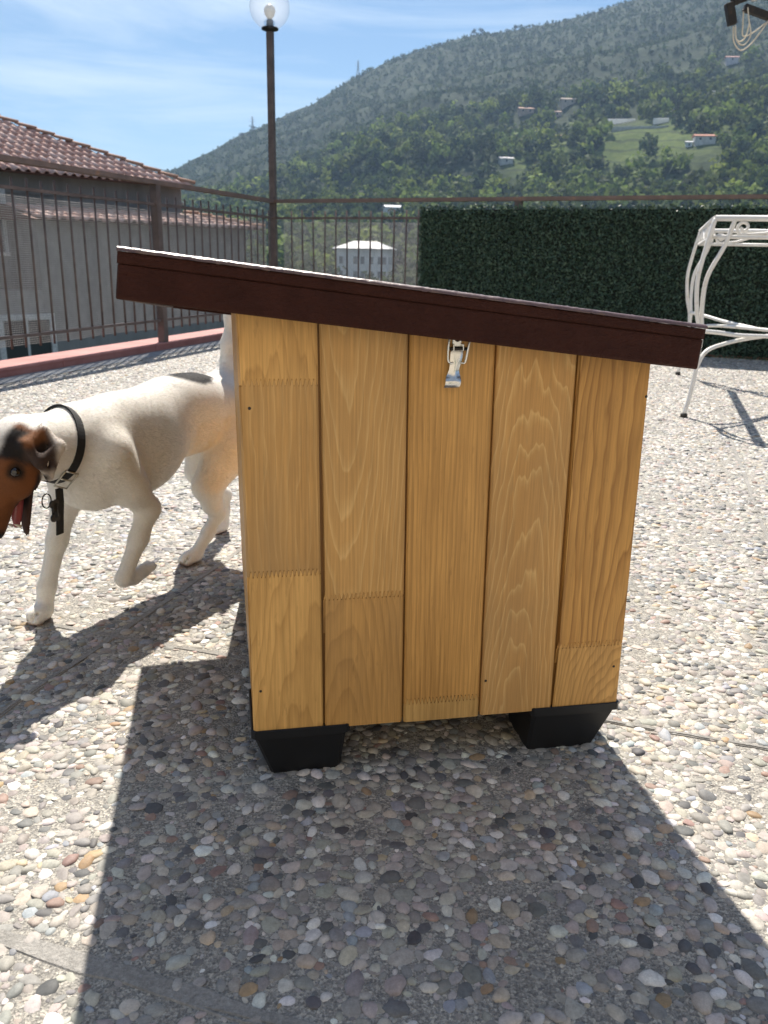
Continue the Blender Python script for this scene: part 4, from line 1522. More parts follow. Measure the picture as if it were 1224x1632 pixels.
for q in range(5):
    xa, xb = XE[q] + 0.0006, XE[q + 1] - 0.0006
    V = []
    for x in (xa, xb):
        for y in (DEP, DEP + 0.018):
            V += [(skew(x, Z_BOT), y, Z_BOT), (skew(x, 0.5), y, TOPC - 0.006 + TOPS * x - y * ROOF_BACK)]
    MB().add(V, [(0, 1, 3, 2), (4, 6, 7, 5), (0, 4, 5, 1), (2, 3, 7, 6), (0, 2, 6, 4), (1, 5, 7, 3)]).build('back_plank', SIDEM, dh)
MB().box((XE[0] + 0.019, 0.019, 0.066), (XE[5] - 0.019, DEP - 0.001, 0.080)).build('floor_board', SIDEM, dh)

# roof lid
k = Nodes('brown_roof_paint', 0.5, spec=0.2)
v = k.coord('Object')
n1 = k.noise(k.coord('Object', (1, 1, 1.8)), 210, 4, 0.7)
n2 = k.noise(v, 30, 5, 0.6)
k.color(k.ramp(n2, [(0.3, (0.048, 0.0150, 0.0095)), (0.7, (0.070, 0.0225, 0.0145))]))
k.bump(n1, 1.0, 0.006)
ROOFP = k.m
k = Nodes('roof_felt', 0.33, spec=0.9)
v = k.coord('Object')
n1 = k.noise(v, 600, 3, 0.7)
k.color(k.ramp(n1, [(0.35, (0.06, 0.026, 0.022)), (0.65, (0.14, 0.075, 0.065))]))
k.bump(n1, 0.35, 0.0008)
FELT = k.m
sx_, sy_ = rad(6.45), rad(3.9)
ex = Vector((math.cos(sx_), 0, -math.sin(sx_)))
ey = Vector((0, math.cos(sy_), -math.sin(sy_)))
ez = ex.cross(ey).normalized()
ey = ez.cross(ex).normalized()
RM = Matrix((ex, ey, ez)).transposed().to_4x4()
RM.translation = Vector((-0.1195, -0.030, 0.6015))
RW, RD = 0.6105, 0.735
rl = MB().box((0.0, 0.0, -0.011), (RW, RD, 0.0), 0.0, RM).build('roof', ROOFP, dh)
fb = MB().box((0.0005, 0.0006, -0.0435), (RW - 0.0005, 0.0185, -0.0112), 0.0012, RM).build('fascia', ROOFP, rl)
MB().box((0.0005, RD - 0.0185, -0.0435), (RW - 0.0005, RD - 0.0006, -0.0112), 0.0012, RM).build('fascia', ROOFP, rl)
MB().box((0.0005, 0.019, -0.0435), (0.0185, RD - 0.019, -0.0112), 0.0012, RM).build('fascia', ROOFP, rl)
MB().box((RW - 0.0185, 0.019, -0.0435), (RW - 0.0005, RD - 0.019, -0.0112), 0.0012, RM).build('fascia', ROOFP, rl)
# trowelled paint relief on the front faces of the lid


def relief(name, z0, z1, y, par, seed):
    na_, nb_ = 420, max(8, int((z1 - z0) / 0.0013))
    xs_, zs_ = np.meshgrid(np.linspace(0.0012, RW - 0.0012, na_), np.linspace(z0, z1, nb_), indexing='ij')
    h_ = fbm(xs_ * 190, zs_ * 330, 3, seed) - 0.5
    h_ += 0.5 * (fbm(xs_ * 60, zs_ * 120, 2, seed + 9) - 0.5)
    ys_ = y - 0.0018 * h_
    ys_[:, 0] = ys_[:, -1] = y + 0.0008
    ys_[0, :] = ys_[-1, :] = y + 0.0008
    V_ = np.stack([xs_, ys_, zs_], -1).reshape(-1, 3) @ np.array(RM.to_3x3()).T + np.array(RM.translation)
    I_, J_ = np.meshgrid(np.arange(na_ - 1), np.arange(nb_ - 1), indexing='ij')
    F_ = np.stack([I_ * nb_ + J_, (I_ + 1) * nb_ + J_, (I_ + 1) * nb_ + J_ + 1, I_ * nb_ + J_ + 1], -1).reshape(-1, 4)
    link(name, fast_mesh(name, V_, F_, True), ROOFP, par)


relief('paint_coat', -0.0425, -0.0118, -0.0006, rl, 3)
relief('paint_coat', -0.0105, -0.0004, -0.0012, rl, 5)
# grit felt: a thin sheet with an uneven, turned edge
nx_, ny_ = 240, 40
fr_ = np.random.default_rng(8)
gx, gy = np.meshgrid(np.linspace(-0.0006, RW + 0.0006, nx_), np.concatenate([[-0.0022, -0.0018, -0.001, 0.0003, 0.002, 0.004, 0.0065], np.linspace(0.01, RD + 0.0008, ny_ - 7)]), indexing='ij')
tt_ = np.clip((gy + 0.0022) / 0.0062, 0, 1)
gz = 0.0002 + 0.0046 * np.sqrt(1 - (1 - tt_) ** 2) + fr_.normal(0, 0.00016, gx.shape)
gy = gy + np.where(gy < 0.002, fr_.normal(0, 0.00025, gx.shape), 0)
R3 = np.array(RM.to_3x3())
V = np.stack([gx, gy, gz], -1).reshape(-1, 3) @ R3.T + np.array(RM.translation)
I, J = np.meshgrid(np.arange(nx_ - 1), np.arange(ny_ - 1), indexing='ij')
Fq = np.stack([I * ny_ + J, (I + 1) * ny_ + J, (I + 1) * ny_ + J + 1, I * ny_ + J + 1], -1).reshape(-1, 4)
link('felt', fast_mesh('felt', V, Fq, True), FELT, rl)

# feet: tapered plastic trays under the corners
k = Nodes('black_foot_plastic', 0.42, (0.010, 0.0105, 0.012), spec=0.4)
k.bump(k.noise(k.coord('Object'), 300, 3, 0.6), 0.15, 0.0004)
FOOT = k.m


def foot(xa, xb, ta, tb, ya, yb, tya, tyb, cham_right):
    mb = MB()
    z1, z2 = 0.0565, 0.0675

    def ring(xa, xb, ya, yb, z, c=0.004):
        return [(xa + c, ya, z), (xb - c, ya, z), (xb, ya + c, z), (xb, yb - c, z), (xb - c, yb, z), (xa + c, yb, z), (xa, yb - c, z), (xa, ya + c, z)]
    i = 0.0045
    rings = [ring(ta, tb, tya, tyb, 0.0), ring(xa + i, xb - i, ya + i, yb - i, z1 - 0.004), ring(xa + i, xb - i, ya + i, yb - i, z1), ring(xa, xb, ya, yb, z1 + 0.0005), ring(xa, xb, ya, yb, z2 - 0.0008), ring(xa + 0.0012, xb - 0.0012, ya + 0.0012, yb - 0.0012, z2), ring(xa + 0.0022, xb - 0.0022, ya + 0.0022, yb - 0.0022, z2 - 0.0005), ring(xa + 0.0023, xb - 0.0023, ya + 0.0023, yb - 0.0023, 0.0628)]
    V = [q for g_ in rings for q in g_]
    F = [tuple(reversed(range(8)))]
    for g_ in range(len(rings) - 1):
        F += [(g_ * 8 + j, g_ * 8 + (j + 1) % 8, g_ * 8 + 8 + (j + 1) % 8, g_ * 8 + 8 + j) for j in range(8)]
    F.append(tuple((len(rings) - 1) * 8 + j for j in range(8)))
    mb.add(V, F)
    return mb.build('foot', FOOT, dh)


foot(-0.0105, 0.1065, 0.012, 0.0965, -0.0026, 0.105, 0.012, 0.090, True)
foot(0.3335, 0.4518, 0.338, 0.427, -0.0026, 0.105, 0.012, 0.090, False)
foot(0.0030, 0.1065, 0.016, 0.0965, 0.515, 0.6206, 0.530, 0.605, True)
foot(0.3335, 0.4518, 0.338, 0.427, 0.515, 0.6206, 0.530, 0.605, False)

# toggle latch hanging open under the roof edge
k = Nodes('bright_zinc', 0.24, (0.72, 0.72, 0.70), metal=1.0)
k.bump(k.noise(k.coord('Object'), 500, 3, 0.6), 0.06, 0.0004)
ZINC = k.m
DSCREW = Nodes('dark_screw', 0.35, (0.06, 0.055, 0.05), metal=0.9).m
lt = MB().box((0.2125, -0.0022, 0.503), (0.2225, -0.0004, 0.534), 0.0006).build('latch_plate', ZINC, dh)
MB().lathe([(0, 0.0), (0.0034, 0.0), (0.0030, 0.0012), (0.0015, 0.0018), (0, 0.0018)], seg=14).build('screw', DSCREW, lt)
sc_ = bpy.data.objects['screw']
sc_.location = (0.2178, -0.0022, 0.5195)
sc_.rotation_euler = (rad(90), 0, 0)
MB().tube([(0.2085, -0.0065, 0.5095), (0.2272, -0.0065, 0.5095)], 0.0019, 8).build('pivot_pin', DSCREW, lt)
MB().box((0.2118, -0.0085, 0.5075), (0.2132, -0.0004, 0.5145), 0.0003).build('hinge_ear', ZINC, lt)
MB().box((0.2222, -0.0085, 0.5075), (0.2236, -0.0004, 0.5145), 0.0003).build('hinge_ear', ZINC, lt)
# lever: waisted strip that hangs to one side and curls out at the end
prof = [(0.5088, 0.0068, -0.0062), (0.5040, 0.0068, -0.0078), (0.4980, 0.0063, -0.0090), (0.4925, 0.0056, -0.0094), (0.4880, 0.0053, -0.0092), (0.4840, 0.0062, -0.0098), (0.4800, 0.0080, -0.0116), (0.4768, 0.0083, -0.0146), (0.4742, 0.0083, -0.0156), (0.4712, 0.0083, -0.0146), (0.4690, 0.0082, -0.0124)]
V, F = [], []
us = (-1, -0.55, -0.2, 0.2, 0.55, 1)
for li, lift in enumerate((0.0, 0.0011)):
    for (z, hw, y) in prof:
        cx = 0.2172 - (0.5088 - z) * 0.16
        for u in us:
            rib = -0.0010 * (abs(u) < 0.3) * (0.478 < z < 0.497)
            edge_ = 0.0009 * (abs(u) > 0.9)
            V.append((cx + u * hw, y + lift + rib + edge_, z))
n = len(prof)
m = len(us)
for li in range(2):
    o_ = li * n * m
    for i in range(n - 1):
        for j in range(m - 1):
            q = (o_ + i * m + j, o_ + i * m + j + 1, o_ + (i + 1) * m + j + 1, o_ + (i + 1) * m + j)
            F.append(q if li else q[::-1])
link('lever', mesh('lever', V, F, True), ZINC, lt)
MB().tube([(q.x, q.y, q.z) for q in spline([(0.2085, -0.006, 0.538), (0.2078, -0.0075, 0.524), (0.2062, -0.0090, 0.510), (0.2063, -0.0095, 0.4985), (0.2088, -0.0098, 0.4948), (0.2120, -0.0098, 0.4952)], 6)], 0.00125, 8).build('wire_loop', ZINC, lt)
MB().tube([(q.x, q.y, q.z) for q in spline([(0.2325, -0.006, 0.538), (0.2305, -0.0075, 0.524), (0.2278, -0.0090, 0.510), (0.2258, -0.0095, 0.4985), (0.2240, -0.0098, 0.4950), (0.2205, -0.0098, 0.4952)], 6)], 0.00125, 8).build('wire_loop', ZINC, lt)
for x, z in ((-0.0030, 0.4477), (0.0008, 0.1187), (0.4422, 0.4554), (0.4387, 0.1172), (0.2726, 0.1105)):
    sc = MB().lathe([(0, 0.0), (0.0017, 0.0), (0.0015, 0.0004), (0, 0.0005)], seg=10).build('nail_head', DSCREW, dh)
    sc.location = (x if x > 0.01 else x + 0.001, -0.0001, z)
    sc.rotation_euler = (rad(90), 0, 0)

# ------------------------------------------------------------------ the dog
DH = rad(36)
dog = empty('dog', (-0.45, 1.555, 0))
fdir = Vector((-math.sin(DH), -math.cos(DH), 0))
dog.rotation_euler = (0, 0, math.atan2(fdir.y, fdir.x))
tag(dog, 'white short-haired terrier with brown head walking past the dog house, one forepaw lifted', 'dog')

VOX = 0.0034
lo_, hi_ = np.array([-0.30, -0.15, -0.006]), np.array([0.52, 0.30, 0.56])
dim = np.ceil((hi_ - lo_) / VOX).astype(int)
ax = [lo_[i] + VOX * np.arange(dim[i]) for i in range(3)]
GX, GY, GZ = np.meshgrid(*[a.astype(np.float32) for a in ax], indexing='ij')
SD = np.full(GX.shape, 9.0, np.float32)


def region(c0, c1, pad):
    s0 = np.clip(((np.minimum(c0, c1) - pad - lo_) / VOX).astype(int), 0, dim - 1)
    s1 = np.clip(((np.maximum(c0, c1) + pad - lo_) / VOX).astype(int) + 2, 1, dim)
    return tuple(slice(a, b) for a, b in zip(s0, s1))


def blend(sl, d, kk):
    a = SD[sl]
    h = np.clip(0.5 + 0.5 * (a - d) / kk, 0, 1)
    SD[sl] = a * (1 - h) + d * h - kk * h * (1 - h)


def cone(a, b, ra, rb, kk=0.015):
    (a, fa), (b, fb_) = bent(a), bent(b)
    ra, rb = ra * fa, rb * fb_
    a, b = a.astype(np.float32), b.astype(np.float32)
    sl = region(a, b, max(ra, rb) + kk + 0.03)
    X, Y, Z = GX[sl] - a[0], GY[sl] - a[1], GZ[sl] - a[2]
    d = b - a
    t = np.clip((X * d[0] + Y * d[1] + Z * d[2]) / (d @ d), 0, 1)
    blend(sl, np.sqrt((X - t * d[0]) ** 2 + (Y - t * d[1]) ** 2 + (Z - t * d[2]) ** 2) - (ra + (rb - ra) * t), kk)


def chain(pts, kk=0.012):
    for (p0, r0), (p1, r1) in zip(pts[:-1], pts[1:]):
        cone(p0, p1, r0, r1, kk)


def ell(c, rads, axes=None, kk=0.02):
    c, fc = bent(c)
    c, rads = c.astype(np.float32), [q * fc for q in rads]
    R = np.eye(3) if axes is None else np.array(axes, float)
    mr = max(rads)
    sl = region(c, c, mr + kk + 0.03)
    X, Y, Z = GX[sl] - c[0], GY[sl] - c[1], GZ[sl] - c[2]
    q = [(X * R[i][0] + Y * R[i][1] + Z * R[i][2]) / rads[i] for i in range(3)]
    k0 = np.sqrt(q[0] ** 2 + q[1] ** 2 + q[2] ** 2) + 1e-6
    k1 = np.sqrt((q[0] / rads[0]) ** 2 + (q[1] / rads[1]) ** 2 + (q[2] / rads[2]) ** 2) + 1e-6
    blend(sl, k0 * (k0 - 1) / k1, kk)


def axes_from(f, upv_):
    f = np.array(f, float)
    f /= np.linalg.norm(f)
    l_ = np.cross(upv_, f)
    l_ /= np.linalg.norm(l_)
    u_ = np.cross(f, l_)
    return np.array([f, l_, u_])


UPZ = np.array([0, 0, 1.0])
TURN = np.array([0.071, 0.125, 0.031])      # the forehand swings to the dog's left as it turns
BEND = 1


def swing(x):
    return float(np.clip((x + 0.25) / 0.55, 0, 1) ** 1.2)


def bent(q):
    """control point in the turned pose, and how much its thickness shrinks"""
    q = np.array(q, float)
    if BEND == 0:
        return q, 1.0
    wq = swing(q[0]) * (float(np.clip((q[2] - 0.03) / 0.17, 0, 1)) if BEND == 1 else 1.0)
    return q + TURN * wq, 1 - 0.10 * wq


# trunk
ell((-0.175, 0.0, 0.298), (0.085, 0.066, 0.072), axes_from((1, 0, 0.08), UPZ))
ell((-0.06, 0.004, 0.294), (0.135, 0.063, 0.079), axes_from((1, 0, 0.0), UPZ), 0.03)
ell((0.065, 0.012, 0.258), (0.130, 0.070, 0.095), axes_from((1, 0.05, -0.12), UPZ), 0.03)
ell((0.145, 0.015, 0.248), (0.078, 0.070, 0.088), axes_from((1, 0, 0.1), UPZ), 0.03)
cone((0.10, 0.010, 0.300), (0.165, 0.012, 0.300), 0.045, 0.046, 0.03)
cone((-0.10, 0.004, 0.318), (0.10, 0.010, 0.303), 0.052, 0.047, 0.03)
# neck
cone((0.155, 0.012, 0.275), (0.262, 0.020, 0.292), 0.066, 0.052, 0.03)
# head
S0 = np.array([0.286, 0.024, 0.290])
HS = 0.90
Sx = S0 + TURN * swing(S0[0])
hf = np.array([0.50, 0.16, -0.85])
HA = axes_from(hf, np.array([0.85, 0.05, 0.5]))
hf, hl, hu = HA


def hp(f_, l_, u_):
    return Sx + (hf * f_ + hl * l_ + hu * u_) * HS


def he(q):
    return Sx + (np.array(q) - S0) * HS


def sc3(*q):
    return [v_ * HS for v_ in q]


BEND = 0
ell(Sx, sc3(0.054, 0.045, 0.046), HA, 0.02)
for s_ in (1, -1):
    ell(hp(0.038, 0.026 * s_, -0.012), sc3(0.036, 0.020, 0.030), HA, 0.015)
    ell(hp(0.030, 0.024 * s_, 0.026), sc3(0.016, 0.013, 0.009), HA, 0.010)
cone(hp(0.045, 0, 0.002), hp(0.128, 0, -0.004), 0.030 * HS, 0.021 * HS, 0.015)
ell(hp(0.140, 0, 0.004), sc3(0.014, 0.014, 0.012), HA, 0.006)
# open lower jaw
cone(hp(0.030, 0, -0.028), hp(0.118, 0, -0.058), 0.020 * HS, 0.0125 * HS, 0.010)
# folded ears
b0, tipp, mid_, fwd_, low_ = he((0.252, 0.056, 0.322)), he((0.262, 0.082, 0.252)), he((0.240, 0.082, 0.300)), he((0.290, 0.070, 0.306)), he((0.280, 0.086, 0.282))
chain([(b0, 0.010), (mid_, 0.008), (tipp, 0.0055)], 0.005)
chain([(fwd_, 0.009), (low_, 0.007), (tipp, 0.0055)], 0.005)
chain([(mid_, 0.008), (low_, 0.007)], 0.007)
chain([(b0, 0.011), (fwd_, 0.010)], 0.007)
b0, tipp = hp(-0.022, -0.036, 0.026), hp(-0.004, -0.066, -0.022)
chain([(b0, 0.014), ((b0 + tipp) / 2 - hl * 0.011, 0.014), (tipp, 0.006)], 0.008)
BEND = 1
# planted right foreleg
chain([((0.160, -0.030, 0.245), 0.046), ((0.172, -0.030, 0.178), 0.025), ((0.207, -0.008, 0.120), 0.0168), ((0.255, 0.028, 0.052), 0.0138), ((0.270, 0.042, 0.026), 0.0150)], 0.014)
ell((0.286, 0.050, 0.0155), (0.026, 0.019, 0.0155), axes_from((1, 0.2, 0), UPZ), 0.008)
for o in (-0.012, -0.004, 0.004, 0.012):
    ell((0.304 - abs(o) * 0.5, 0.055 + o, 0.010), (0.011, 0.0056, 0.0092), axes_from((1, 0.2, 0), UPZ), 0.003)
# lifted left foreleg: elbow back, wrist folded, paw trailing
BEND = 2
chain([((0.150, 0.060, 0.268), 0.046), ((0.112, 0.066, 0.205), 0.031), ((0.076, 0.066, 0.160), 0.0205), ((0.098, 0.062, 0.110), 0.0158), ((0.133, 0.058, 0.048), 0.0138)], 0.014)
chain([((0.133, 0.058, 0.046), 0.0150), ((0.112, 0.058, 0.041), 0.0125), ((0.088, 0.058, 0.047), 0.0135)], 0.008)
for o in (-0.010, -0.003, 0.004, 0.010):
    ell((0.073 + abs(o) * 0.3, 0.058 + o, 0.051), (0.011, 0.0052, 0.0075), axes_from((-1, 0, 0.25), UPZ), 0.003)
BEND = 1
# left hind leg, forward under the body
chain([((-0.190, 0.040, 0.290), 0.060), ((-0.150, 0.050, 0.225), 0.050), ((-0.090, 0.050, 0.160), 0.029), ((-0.102, 0.050, 0.122), 0.0195), ((-0.120, 0.048, 0.096), 0.0145), ((-0.098, 0.042, 0.058), 0.0118), ((-0.076, 0.037, 0.026), 0.0130)], 0.014)
ell((-0.060, 0.034, 0.0145), (0.027, 0.018, 0.0145), axes_from((1, -0.05, 0), UPZ), 0.008)
for o in (-0.011, -0.004, 0.004, 0.011):
    ell((-0.040 - abs(o) * 0.4, 0.033 + o, 0.0095), (0.011, 0.0054, 0.0088), None, 0.003)
# right hind leg, trailing
chain([((-0.190, -0.038, 0.290), 0.058), ((-0.178, -0.046, 0.220), 0.046), ((-0.165, -0.052, 0.160), 0.029), ((-0.205, -0.058, 0.115), 0.019), ((-0.245, -0.064, 0.088), 0.0145), ((-0.246, -0.068, 0.052), 0.0120), ((-0.246, -0.070, 0.024), 0.0130)], 0.014)
ell((-0.232, -0.070, 0.0145), (0.025, 0.018, 0.0145), None, 0.008)
for o in (-0.011, -0.004, 0.004, 0.011):
    ell((-0.213 - abs(o) * 0.4, -0.070 + o, 0.0095), (0.010, 0.0054, 0.0088), None, 0.003)
# tail, carried straight up
chain([((-0.190, 0.0, 0.335), 0.034), ((-0.212, 0.0, 0.372), 0.022), ((-0.216, 0.0, 0.425), 0.0150), ((-0.221, 0.0, 0.48), 0.0105), ((-0.228, 0.0, 0.53), 0.006)], 0.018)
# grooves between the toes


def carve(a, b, rr_):
    a, b = np.array(a, np.float32), np.array(b, np.float32)
    sl_ = region(a, b, rr_ + 0.02)
    X_, Y_, Z_ = GX[sl_] - a[0], GY[sl_] - a[1], GZ[sl_] - a[2]
    d_ = b - a
    t_ = np.clip((X_ * d_[0] + Y_ * d_[1] + Z_ * d_[2]) / (d_ @ d_), 0, 1)
    SD[sl_] = np.maximum(SD[sl_], rr_ - np.sqrt((X_ - t_ * d_[0]) ** 2 + (Y_ - t_ * d_[1]) ** 2 + (Z_ - t_ * d_[2]) ** 2))


for (px_, py_, dx_, dy_) in ((0.300, 0.053, 1, 0.2), (-0.046, 0.034, 1, 0.0), (-0.218, -0.070, 1, 0.0)):
    for o in (-0.0085, 0.0, 0.0085):
        carve((px_ - 0.004, py_ + o, 0.0215), (px_ + 0.018, py_ + o + 0.004 * dy_, 0.004), 0.0030)
# the mouth cut
SDm = SD
sl = region(Sx - 0.02, Sx + hf * 0.2, 0.1)
X, Y, Z = GX[sl] - Sx[0], GY[sl] - Sx[1], GZ[sl] - Sx[2]
cf, cu, cl_ = X * hf[0] + Y * hf[1] + Z * hf[2], X * hu[0] + Y * hu[1] + Z * hu[2], X * hl[0] + Y * hl[1] + Z * hl[2]
line = -0.026 - (cf - 0.04) * 0.20
cf, cu = cf / HS, cu / HS
line = -0.026 - (cf - 0.04) * 0.20
cut = np.maximum(np.abs(cu - line + 0.006) - np.clip((cf - 0.040) * 0.22, 0.0005, 0.02), 0.044 - cf)
SD[sl] = np.maximum(SD[sl], -cut)


def surface_nets(D, lo, h):
    """closed quad surface where the field crosses zero"""
    nxg, nyg, nzg = D.shape
    s = D < 0
    c = [(i, j, k_) for i in (0, 1) for j in (0, 1) for k_ in (0, 1)]
    acc = np.zeros((nxg - 1, nyg - 1, nzg - 1, 3), np.float32)
    cnt = np.zeros((nxg - 1, nyg - 1, nzg - 1), np.float32)

    def sub(A, o):
        return A[o[0]:nxg - 1 + o[0], o[1]:nyg - 1 + o[1], o[2]:nzg - 1 + o[2]]
    for i in range(8):
        for j in range(i + 1, 8):
            a, b = np.array(c[i]), np.array(c[j])
            if np.abs(a - b).sum() != 1:
                continue
            da, db = sub(D, a), sub(D, b)
            x = (da < 0) != (db < 0)
            t = np.where(x, da / np.where(da == db, 1, da - db), 0)
            for q in range(3):
                acc[..., q] += np.where(x, a[q] + t * (b[q] - a[q]), 0)
            cnt += x
    act = cnt > 0
    idx = -np.ones(act.shape, np.int64)
    idx[act] = np.arange(act.sum())
    cellp = np.stack(np.nonzero(act), -1).astype(np.float32)
    V = (cellp + acc[act] / cnt[act][:, None]) * h + lo
    Fs = []
    for q in range(3):
        u_, w_ = (q + 1) % 3, (q + 2) % 3
        a = [slice(1, -1)] * 3
        a[q] = slice(0, -1)
        b = list(a)
        b[q] = slice(1, None)
        s0, s1 = s[tuple(a)], s[tuple(b)]
        g = np.stack(np.nonzero(s0 != s1), -1)
        g0 = g + np.array([0 if i == q else 1 for i in range(3)])
        inside = s0[tuple(g.T)]

        def at(du, dw):
            o = g0.copy()
            o[:, u_] += du
            o[:, w_] += dw
            return idx[tuple(o.T)]
        quad = np.stack([at(-1, -1), at(0, -1), at(0, 0), at(-1, 0)], -1)
        quad[~inside] = quad[~inside][:, ::-1]
        Fs.append(quad)
    return V, np.vstack(Fs)


DV, DF = surface_nets(SD, lo_, VOX)
# relax the voxel steps
for it in range(3):
    sm = np.zeros_like(DV)
    ct = np.zeros(len(DV))
    for a, b in ((0, 1), (1, 2), (2, 3), (3, 0)):
        np.add.at(sm, DF[:, a], DV[DF[:, b]])
        np.add.at(sm, DF[:, b], DV[DF[:, a]])
        np.add.at(ct, DF[:, a], 1)
        np.add.at(ct, DF[:, b], 1)
    DV = DV + 0.5 * (sm / ct[:, None] - DV)


def dog_colour(P, n_amp=1.0):
    """coat: white, brown mask with white blaze, dark ear and back patch, pink mouth"""
    P = np.asarray(P)
    wob = (fbm(P[:, 0] * 60 + P[:, 2] * 31, P[:, 1] * 60 + P[:, 2] * 47, 3, 4) - 0.5) * n_amp
    C = np.tile(np.array([0.81, 0.785, 0.735]), (len(P), 1))
    # warm tinge on the haunch
    R = (P - Sx) / HS
    PH = R + S0
    f_, l_, u_ = R @ hf, R @ hl, R @ hu
    hd_ = np.sqrt((f_ / np.where(f_ > 0, 1.75, 1.25)) ** 2 + l_ ** 2 + u_ ** 2)
    brown = (hd_ < 0.095 + wob * 0.012) & (f_ > -0.036 + 0.35 * np.abs(l_) - 0.012 + wob * 0.012)
    brown &= ~((u_ < -0.030) & (f_ < 0.035))
    neckside = PH[:, 0] < 0.252
    brown &= ~neckside
    bc = np.array([0.165, 0.062, 0.022])
    C[brown] = bc * (0.8 + 0.5 * np.clip(wob[brown][:, None] + 0.5, 0, 1))
    blaze = brown & (np.abs(l_) < 0.013 + wob * 0.008 + 0.010 * np.clip((0.05 - f_) / 0.05, 0, 1)) & (u_ > 0.012)
    C[blaze] = (0.66, 0.63, 0.59)
    black = brown & ~blaze & (np.abs(l_) > 0.012) & (f_ < 0.022 + wob * 0.012) & (f_ > -0.030) & (u_ > 0.000)
    C[black] = (0.018, 0.015, 0.014)
    eyeband = brown & (np.hypot(f_ - 0.038, u_ - 0.012) < 0.013) & (np.abs(l_) > 0.022)
    C[eyeband] = (0.022, 0.016, 0.012)
    # near ear: brown to dark with a pale rim
    E = PH - np.array([0.266, 0.074, 0.292])
    ear = (PH[:, 1] > 0.056 + 0.012 * (PH[:, 2] < 0.275)) & (np.abs(E[:, 0]) < 0.05) & (E[:, 2] > -0.045) & (E[:, 2] < 0.040) & (PH[:, 0] > 0.231)
    ear &= (PH[:, 1] > 0.064) & (PH[:, 0] < 0.297) & ~((f_ > 0.020) & (PH[:, 1] < 0.076))
    C[ear] = np.array([0.055, 0.036, 0.030])
    et = ear & (E[:, 2] > 0.016 + wob * 0.01) & (PH[:, 0] > 0.254)
    C[et] = (0.19, 0.078, 0.030)
    C[ear & (PH[:, 0] < 0.249 + wob * 0.006)] = (0.62, 0.57, 0.52)
    C[ear & (PH[:, 0] < 0.280) & (PH[:, 1] > 0.066) & (E[:, 2] < -0.028 + wob * 0.006)] = (0.60, 0.55, 0.50)
    # jaw: black lips, pink inside
    ja, jb = np.array([0.045, 0.0, -0.033]), np.array([0.118, 0.0, -0.058])
    RL = np.stack([f_, l_, u_], -1) - ja
    tj = np.clip(RL @ (jb - ja) / ((jb - ja) @ (jb - ja)), 0, 1)
    jaw = (np.linalg.norm(RL - tj[:, None] * (jb - ja), axis=1) < 0.024) & (u_ < -0.016 - (f_ - 0.04) * 0.20)
    C[jaw] = (0.060, 0.030, 0.022)
    lip = (f_ > 0.028) & (np.abs(u_ - (-0.030 - (f_ - 0.04) * 0.20)) < 0.006 + 0.12 * np.clip(f_ - 0.04, 0, 1)) & (hd_ < 0.16)
    C[lip] = (0.020, 0.014, 0.014)
    C[(f_ > 0.130) & (hd_ < 0.16) & (u_ > -0.02)] = (0.015, 0.013, 0.013)
    # dark saddle before the tail
    bk = (((P[:, 0] + 0.072 + wob * 0.01) / 0.052) ** 2 + ((P[:, 1] - 0.040) / 0.036) ** 2 < 1 + wob * 0.4) & (P[:, 2] > 0.33)
    C[bk] = (0.010, 0.010, 0.012)
    # paws: pinkish pads and toes
    pad = (P[:, 2] < 0.0065) | ((P[:, 0] < 0.116) & (P[:, 0] > 0.085) & (P[:, 1] > 0.095) & (P[:, 2] < 0.064) & (P[:, 2] > 0.040))
    C[(P[:, 2] < 0.012) & (P[:, 0] > 0.3125)] = (0.06, 0.045, 0.04)
    C[(P[:, 2] < 0.011) & (P[:, 0] > -0.034) & (P[:, 0] < 0.0)] = (0.06, 0.045, 0.04)
    pad &= ~((P[:, 0] > 0.3125) | ((P[:, 0] > -0.034) & (P[:, 0] < 0.0)))
    C[pad] = (0.28, 0.16, 0.12)
    thin = (P[:, 2] < 0.30) & (P[:, 2] > 0.16) & (P[:, 0] < -0.03) & (P[:, 0] > -0.15)
    C[thin & (C[:, 0] > 0.6)] *= np.array([1.0, 0.955, 0.90])
    return C


me = fast_mesh('body', DV, DF, True)
dcol = dog_colour(DV)
for it in range(2):      # coat colours run into each other over a few hairs
    sm = dcol.copy()
    ct = np.ones(len(DV))
    for a, b in ((0, 1), (1, 2), (2, 3), (3, 0)):
        np.add.at(sm, DF[:, a], dcol[DF[:, b]])
        np.add.at(ct, DF[:, a], 1)
        np.add.at(sm, DF[:, b], dcol[DF[:, a]])
        np.add.at(ct, DF[:, b], 1)
    dcol = sm / ct[:, None]
set_col(me, dcol)
k = Nodes('short_coat', 0.75, spec=0.2)
vc = k.n('ShaderNodeVertexColor', layer_name='col')
n1 = k.noise(k.coord('Object', (1, 1, 2.2)), 320, 4, 0.7)
n2 = k.noise(k.coord('Object'), 22, 4, 0.6)
c = k.mix(0.6, vc.outputs['Color'], k.ramp(n1, [(0.3, (0.80, 0.79, 0.78)), (0.7, (1.15, 1.15, 1.15))]), 'MULTIPLY')
c = k.mix(0.5, c, k.ramp(n2, [(0.3, (0.86, 0.84, 0.82)), (0.7, (1.08, 1.08, 1.08))]), 'MULTIPLY')
k.color(c)
k.b.inputs['Subsurface Weight'].default_value = 0.12
k.b.inputs['Subsurface Radius'].default_value = (0.008, 0.004, 0.002)
k.b.inputs['Sheen Weight'].default_value = 0.04
k.bump(n1, 0.25, 0.001)
COAT = k.m
body = link('body', me, COAT, dog)

